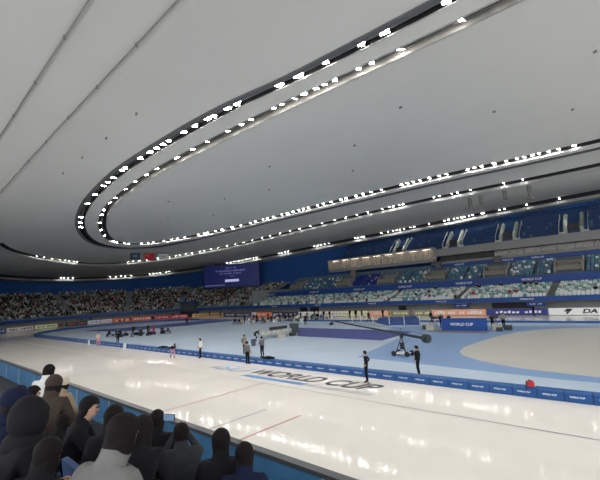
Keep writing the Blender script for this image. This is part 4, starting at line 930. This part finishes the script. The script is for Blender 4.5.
# ------------------------------------------------------------------ blue counter, camera gear, platform
t = empty('banner_counter', (-16.6, 45.0, .014), .05); b = MB(); b.box((0, 0, .66), (4.7, 1.0, 1.28)); b.build('body', FASC, t)
b = MB(); b.box((0, 0, 1.32), (4.8, 1.1, .05)); b.build('top_board', FASC2, t); me = text_mesh('WORLD CUP', .42, 0, .1, .01); upright(me, TXT, t, 'lettering', (-.1, -.515, .72), 0); tag(t, 'blue banner counter with white lettering beside the cream rink', 'counter')
b = MB(); b.box((0, 0, .02), (6.4, 1.6, .03)); b.box((0, -.78, .02), (6.4, .05, .034)); tag(b.build('floor_board', mat('board_taupe', (0.20, 0.17, 0.17), .8), None, (-16.9, 43.7, .014)), 'flat taupe board on the floor in front of the blue counter', 'board')
def tvcam(x, y, rz, label):
    t = empty('television_camera', (x, y, .014), rz)
    for k in range(3): b = MB(); b.tube((.45 * math.cos(2.1 * k), .45 * math.sin(2.1 * k), 0), (0, 0, 1.15), .03); b.build('leg', LEGM, t)
    b = MB(); b.box((0, 0, 1.35), (.25, .55, .3)); b.box((0, .25, 1.55), (.15, .2, .14)); bd_ = b.build('body', BLACKP, t); b = MB(); b.tube((0, -.27, 1.35), (0, -.6, 1.35), .09, .12, 12); b.build('lens', BLACKP, bd_); tag(t, label, 'camera')
tvcam(-20.3, 45.6, 2.4, 'television camera on a tripod at the left end of the blue counter'); tvcam(-19.6, 46.4, .4, 'television camera on a tripod behind the left end of the blue counter'); tvcam(-13.6, 46.6, -.6, 'television camera on a tripod right of the blue counter')
for x, y, d, m, l in ((-20.4, 44.6, (.9, .6, .7), CRM, 'cream flight case left of the blue counter'), (-21.3, 45.3, (.7, .6, .5), CDK, 'dark flight case at the far left of the camera gear'), (-13.3, 45.6, (.9, .6, .7), CRM, 'cream flight case right of the blue counter'), (-12.4, 46.4, (.8, .6, .5), CDK, 'dark flight case beside the cream rink'), (-12.9, 45.0, (.6, .5, .4), CDK, 'small dark case in front of the cream flight case')): case(x, y, .2, d, m, l, .014)
person(-19.0, 46.9, 0, 1.0, POCK, 'navy', 'black', 'person in navy beside the camera gear left of the blue counter', fine_=False); person(-14.2, 47.2, 0, 4.0, FOLD, 'black', 'black', 'person in black beside the camera gear right of the blue counter', fine_=False)
t = empty('low_platform', (0, 0, 0)); b = MB(); b.prism([(-37.0, 60.5), (-31.0, 62.5), (-27.2, 56.2), (-24.8, 50.6), (-29.2, 49.4), (-33, 53)], .01, .22); b.build('deck', mat('platform_blue', (0.02, 0.07, 0.28), .7, var=.1), t)
b = MB(); b.prism([(-29.2, 49.3), (-24.7, 50.5), (-24.72, 50.62), (-29.22, 49.42)], .01, .24); b.build('edge', FASC2, t); tag(t, 'low blue platform with a dark front edge beyond the camera crane', 'platform')
for i, (x, y) in enumerate(((-36.2, 51.0), (-34.0, 50.2), (-31.6, 49.8), (-28.4, 49.0), (-26.2, 49.2), (-24.3, 50.0), (-22.2, 50.2))):
    b = MB(); b.tube((0, 0, 0), (0, 0, 1.3), .04, n=8); o = b.build('barrier_post', WHITE, None, (x, y, .01)); b = MB(); b.tube((0, 0, 0), (0, 0, .04), .2, n=12); b.build('base', LEGM, o)
    tag(o, 'white barrier post in the row along the low blue platform', 'post', 'barrier posts along the low platform')

# ------------------------------------------------------------------ seats
_MI = cam.matrix_world.inverted()
def pix(p):
    c = _MI @ Vector(p); 
    if c.z > -1: return (-999, -999)
    return 300 + 382 * c.x / -c.z, 240 - 382 * c.y / -c.z
SEATC = {'white': mat('seat_white', (0.72, 0.74, 0.71), .5, var=.05), 'pale green': mat('seat_pale_green', (0.33, 0.50, 0.44), .5, var=.05), 'teal': mat('seat_teal', (0.07, 0.22, 0.25), .5, var=.05), 'grey': mat('seat_grey', (0.30, 0.32, 0.32), .5, var=.05),
         'slate blue': mat('seat_slate_blue', (0.05, 0.12, 0.22), .5, var=.05), 'navy': mat('seat_navy', (0.016, 0.055, 0.165), .6, var=.05), 'royal blue': mat('seat_royal', (0.008, 0.03, 0.24), .6, var=.05)}
def seat_mesh(k):
    b = MB(); b.box((0, 0, .44), (.44, .40, .07)); b.box((0, .21, .68), (.43, .06, .44), rx=-.18); b.box((0, .06, .21), (.08, .26, .42)); b.box((-.23, .06, .58), (.03, .28, .04)); b.box((.23, .06, .58), (.03, .28, .04)); return b.mesh('stadium_chair', SEATC[k])
SM = {k: seat_mesh(k) for k in ('white', 'pale green', 'teal', 'grey')}
cand = []
def pick(r): return 'white' if r < .36 else ('pale green' if r < .62 else ('grey' if r < .80 else 'teal'))
for ri, (o, z) in enumerate(ROWS_FAR):
    n = int(106 / .54)
    for i in range(n):
        s = -8.6 - i * .54
        if (i % 26) in (0, 1): continue
        p, a = sp(s, o + .42, z); px = pix(p)
        if not (-20 < px[0] < 640): continue
        c = 'white' if ri == 0 and R_.random() < .6 else pick(R_.random())
        cand.append(((p - cam.location).length, p, a, c, 1))
for ri, (o, z) in enumerate(ROWS_UP):
    for i in range(int(99 / .54)):
        s = -16.5 - i * .54; p, a = sp(s, o + .4, z)
        if any(abs(p.x - vx) < 2.4 for vx, _ in VO) or (i % 22) == 0: continue
        if not (-20 < pix(p)[0] < 640): continue
        r = R_.random()
        c = 'royal blue' if -53.5 < p.x < -46.6 and r < .9 else ('slate blue' if r < .52 else ('teal' if r < .78 else ('white' if r < .90 else 'grey')))
        cand.append(((p - cam.location).length, p, a, c, 0))
for ri, (o, z) in enumerate(ROWS_TOP):
    for i in range(int(84 / .6)):
        s = -31.5 - i * .6; p, a = sp(s, o + .4, z)
        if not (-20 < pix(p)[0] < 640) or any(abs(p.x - q) < 2.2 for q in (-42.9, -30.2, -19.7, -9.2)): continue
        cand.append(((p - cam.location).length, p, a, 'navy' if R_.random() < .93 else 'slate blue', 0))
crowd = []
WP = [(p.x, p.y) for p in offs(WT, -1.2)]
def inside(p):
    c = False; j = len(WP) - 1
    for i in range(len(WP)):
        if (WP[i][1] > p.y) != (WP[j][1] > p.y) and p.x < (WP[j][0] - WP[i][0]) * (p.y - WP[i][1]) / (WP[j][1] - WP[i][1]) + WP[i][0]: c = not c
        j = i
    return c
for ri, (o, z) in enumerate(ROWS_END):
    s = -7.6
    while s < 62.5:
        s += R_.uniform(.56, .68)
        p, a = sp(s, o + .42, z); px = pix(p)
        if not (-10 < px[0] < 620): continue
        dens = .66 if s > 6 else .36
        dens *= .75 + .5 * math.sin(s * .35 + ri * .5) ** 2
        if ri > 19: dens *= .6
        if abs((s % 13) - 6) < .55 or not inside(p) or (11.3 < s < 18.5 and o < 17.2): continue
        if R_.random() < dens: crowd.append(((p - cam.location).length, p, a))
        elif R_.random() < .95: cand.append(((p - cam.location).length, p, a, pick(R_.random()), 0))
ind = sorted([c for c in cand if c[4]], key=lambda c: c[0]); ones = set()
for d, p, a, c, _ in ind[:300]:
    o = link('stadium_chair', SM[c], None, p, a - math.pi / 2); tag(o, '%s plastic seat in the lowest rows on the far straight' % c, 'seat', '%s seats in the lowest far rows' % c); ones.add(tuple(p))
b = MB(); order = list(SEATC)
for d, p, a, c, _ in cand:
    if tuple(p) in ones: continue
    b.cur = order.index(c); rz = a - math.pi / 2; M = Matrix.Rotation(rz, 3, 'Z')
    b.box(p + M @ Vector((0, 0, .44)), (.44, .40, .07), rz); b.box(p + M @ Vector((0, .21, .68)), (.43, .06, .44), rz)
tag(b.build('stadium_chairs', [SEATC[k] for k in order]), 'remaining rows of white, green, slate and navy seats on the stands', 'seats', None, 'stuff')

# ------------------------------------------------------------------ spectators
crowd.sort(key=lambda c: c[0])
WCOL = ['black'] * 8 + ['navy'] * 3 + ['charcoal'] * 4 + ['white'] * 4 + ['cream'] * 3 + ['tan'] * 4 + ['grey'] * 3 + ['red', 'brown', 'brown', 'olive', 'khaki', 'khaki', 'pink']
n_far = 0
for k in range(44):
    s = R_.uniform(-112, -9); ri = R_.choice((0, 0, 1, 2, 3, 5, 7, 8)); o, z = ROWS_FAR[ri]; p, a = sp(s, o + .36, z); 
    if not (10 < pix(p)[0] < 600): continue
    c = R_.choice(('black', 'black', 'navy', 'charcoal', 'red', 'black')); q = link('person', sitter(c, .15, .48), None, p, a - math.pi / 2)
    tag(q, 'spectator in %s alone among the empty seats of the far straight' % c, 'person', '%s clad spectators among empty seats' % c); n_far += 1
take = 290 - n_far - 60
for d, p, a in crowd[:take]:
    c = R_.choice(WCOL); q = link('person', sitter(c, R_.choice((.1, .3)), .48), None, p, a - math.pi / 2 + R_.uniform(-.3, .3)); q.scale = (R_.uniform(.95, 1.08),) * 3
    tag(q, 'spectator in %s sitting in the dense crowd of the end stand' % c, 'person', '%s clad spectators on the end stand' % c)
b = MB(); names = sorted(set(WCOL)); b.sm = True
for d, p, a in crowd[take:]:
    k = R_.choice(WCOL); rz = a - math.pi / 2 + R_.uniform(-.3, .3); M = Matrix.Rotation(rz, 3, 'Z')
    def L(x, y, z): return p + M @ Vector((x, y, z))
    b.cur = names.index(k)
    b.tube(L(0, 0, .42), L(0, -.02, .88), .17, .20, 7); b.tube(L(0, -.02, .88), L(0, -.03, 1.10), .20, .06, 7)
    b.tube(L(.2, -.02, .95), L(.14, -.3, .70), .06, .05, 5); b.tube(L(-.2, -.02, .95), L(-.14, -.3, .70), .06, .05, 5)
    b.cur = names.index('black'); b.tube(L(.1, 0, .52), L(.12, -.45, .52), .09, .07, 5); b.tube(L(-.1, 0, .52), L(-.12, -.45, .52), .09, .07, 5); b.tube(L(.12, -.45, .52), L(.12, -.45, .05), .06, .05, 5); b.tube(L(-.12, -.45, .52), L(-.12, -.45, .05), .06, .05, 5)
    b.cur = len(names); b.ball(L(0, -.06, 1.24), (.09, .09, .12), 7, 5); b.cur = len(names) + (1 if R_.random() < .85 else 0); b.ball(L(0, -.02, 1.28), (.10, .10, .11), 7, 5)
tag(b.build('crowd', [cloth(k) for k in names] + [SKINM, HAIRM]), 'rest of the crowd in the rows of the end stand', 'crowd', None, 'stuff')

# ------------------------------------------------------------------ the near stand and its spectators
FL = {1: 2.6, 2: 3.0, 3: 3.4, 4: 3.8, 5: 4.0}
g = MB(); prof = [(3.62, -.1), (3.62, 2.6), (1.78, 2.6), (1.78, 3.0), (.98, 3.0), (.98, 3.4), (.18, 3.4), (.18, 3.7), (-1.5, 3.7), (-1.5, -.1)]
g.loft(*[[(x, y, z) for x in (-48, 9)] for y, z in prof])
struct(g.build('grandstand_near', mat('near_step', (0.03, 0.032, 0.035), .8, var=.1)), 'dark steps of the near stand')
PAN = mat('barrier_panel_blue', (0.07, 0.22, 0.42), .35, var=.3, scale=1.2); RAILD = mat('barrier_rail', (0.09, 0.10, 0.11), .4, .3)
def barrier():
    t = empty('stand_barrier'); b = MB(); b.box((0, 0, .27), (1.96, .04, .56)); b.build('panel', PAN, t); b = MB(); b.box((0, 0, .585), (2.0, .12, .05)); b.build('rail', RAILD, t); b = MB(); b.box((.98, 0, .28), (.05, .06, .58)); b.build('post', mat('barrier_post_pale', (.35, .42, .5), .4), t); return t
br = barrier()
for i in range(16):
    o = br if i == 0 else copy_tree(br); o.location = (-30 + 2 * i, 3.5, 2.6)
    tag(o, 'blue barrier panel with a dark rail in front of the near spectators', 'barrier', 'barrier panels of the near stand')
def seat_near():
    t = empty('spectator_chair'); b = MB(); b.box((0, 0, .42), (.46, .42, .06)); b.build('seat', SEATC['navy'], t); b = MB(); b.box((0, .22, .66), (.45, .05, .46), rx=-.12); b.build('backrest', SEATC['navy'], t); b = MB(); b.box((0, .05, .2), (.1, .3, .4)); b.build('leg', LEGM, t); return t
FG = [  # x, row, y, head height, top, hair, turn, arms, lean, label
 (-9.09, 1, 2.35, 3.96, 'white', 'short', 3.9, 'lap', .25, 'spectator in a white top with black hair, farthest along the barrier', None),
 (-5.76, 2, 1.55, 4.24, 'brown', 'hat', 3.9, 'lap', .2, 'spectator in a brown coat and brown knitted hat', 'brown'),
 (-8.15, 1, 2.35, 3.82, 'tan', 'hat', 3.7, 'lap', .2, 'spectator in a cream knitted hat by the barrier', 'cream'),
 (-4.53, 2, 1.55, 4.15, 'black', 'short', 2.75, 'phone', .3, 'spectator with short black hair in profile, looking down to the right', None),
 (-3.90, 2, 1.55, 4.15, 'black', 'short', 4.0, 'lap', .2, 'black haired spectator in black right of the one in profile', None),
 (-2.27, 3, .95, 4.49, 'grey', 'short', 3.5, 'lap', .45, 'spectator in a grey jacket with dark hair close to the camera', None),
 (-4.64, 1, 2.35, 3.79, 'black', 'short', 4.0, 'lap', .2, 'round headed spectator in black beside the raised phone', None),
 (-3.32, 2, 1.55, 4.15, 'black', 'long', 3.9, 'lap', .2, 'long haired spectator in black behind the raised phone', None),
 (-4.09, 1, 2.35, 3.74, 'charcoal', 'short', 4.2, 'up', .1, 'spectator holding up a phone over the barrier', None),
 (-3.34, 1, 2.35, 3.81, 'black', 'short', 4.0, 'lap', .2, 'spectator whose dark head rises over the barrier rail', None),
 (-2.98, 1, 2.35, 3.76, 'navy', 'short', 3.9, 'lap', .3, 'spectator at the right end of the front row, only the hair showing', None),
 (-3.1, 3, .72, 4.50, 'black', 'hood', 3.2, 'lap', .15, 'spectator in a black hood filling the lower left corner', None),
 (-6.5, 2, 1.50, 4.05, 'black', 'short', 3.1, 'lap', .2, 'spectator in black left of the brown knitted hat', None),
 (-5.2, 2, 1.50, 3.90, 'black', 'short', 3.7, 'lap', .35, 'spectator in black leaning forward right of the brown knitted hat', None),
 (-2.75, 3, .72, 4.35, 'black', 'short', 3.7, 'lap', .3, 'spectator in black bending between the hood and the grey jacket', None),
 (-3.6, 3, .72, 4.52, 'navy', 'hat', 3.2, 'lap', .2, 'spectator in navy with a navy knitted hat left of the black hood', 'navy'),
 (-7.2, 2, 1.50, 3.98, 'charcoal', 'short', 3.1, 'lap', .2, 'spectator in charcoal at the left end of the second row', None),
]
sn = seat_near(); first = True
for x, row, y, hz, top, hair, turn, arms, lean, label, hc in FG:
    pose = sit(.45, lean, arms)
    if arms == 'phone': pose.update(face=(-.25, -1, -.6))
    sc = (hz - FL[row]) / pose['hd'][2]; of = Matrix.Rotation(turn, 3, 'Z') @ Vector(pose['hd']) * sc; px_, py_ = x - of.x, y - of.y
    o = person(px_, py_, FL[row], turn, pose, top, 'black' if top != 'black' else 'charcoal', label, 'short' if hair == 'hood' else hair, (cloth(hc) if hc else (cloth('black') if hair == 'hood' else None)), bulk=1.3, scale=sc, collar=True)
    if hair == 'hood':
        b = MB(); b.sm = True; hd = Vector(pose['hd']); b.ball(hd + Vector((0, .03, .0)), (.135, .13, .165), 14, 10); b.ball(hd + Vector((0, .05, -.16)), (.17, .14, .10), 12, 8); b.build('hood', cloth('black'), o)
    if label.startswith('spectator in a white'):
        b = MB(); b.sm = True; b.ball((.20, -.04, .78), (.10, .12, .16), 10, 7); b.build('sleeve_patch', cloth('red'), o)
    q = sn if first else copy_tree(sn); first = False
    q.location = (px_, py_ - .04, FL[row]); q.rotation_euler = (0, 0, math.pi)
    tag(q, 'navy stand seat under the ' + ' '.join(label.split()[:11]).rstrip(','), 'seat')
def phone(x, y, z, rz, tilt, label):
    b = MB(); b.box((0, 0, 0), (.155, .010, .078)); o = b.build('phone', BLACKP, None, (x, y, z), 0); o.rotation_euler = (tilt, 0, rz)
    b = MB(); b.box((0, -.0065, 0), (.143, .002, .070)); b.build('display', mat('phone_screen', (0.10, 0.16, 0.24), .2, emit=.6, var=.3, scale=30), o); tag(o, label, 'phone')
phone(-4.37, 2.36, 3.86, .4, 0, 'phone held up sideways over the barrier')
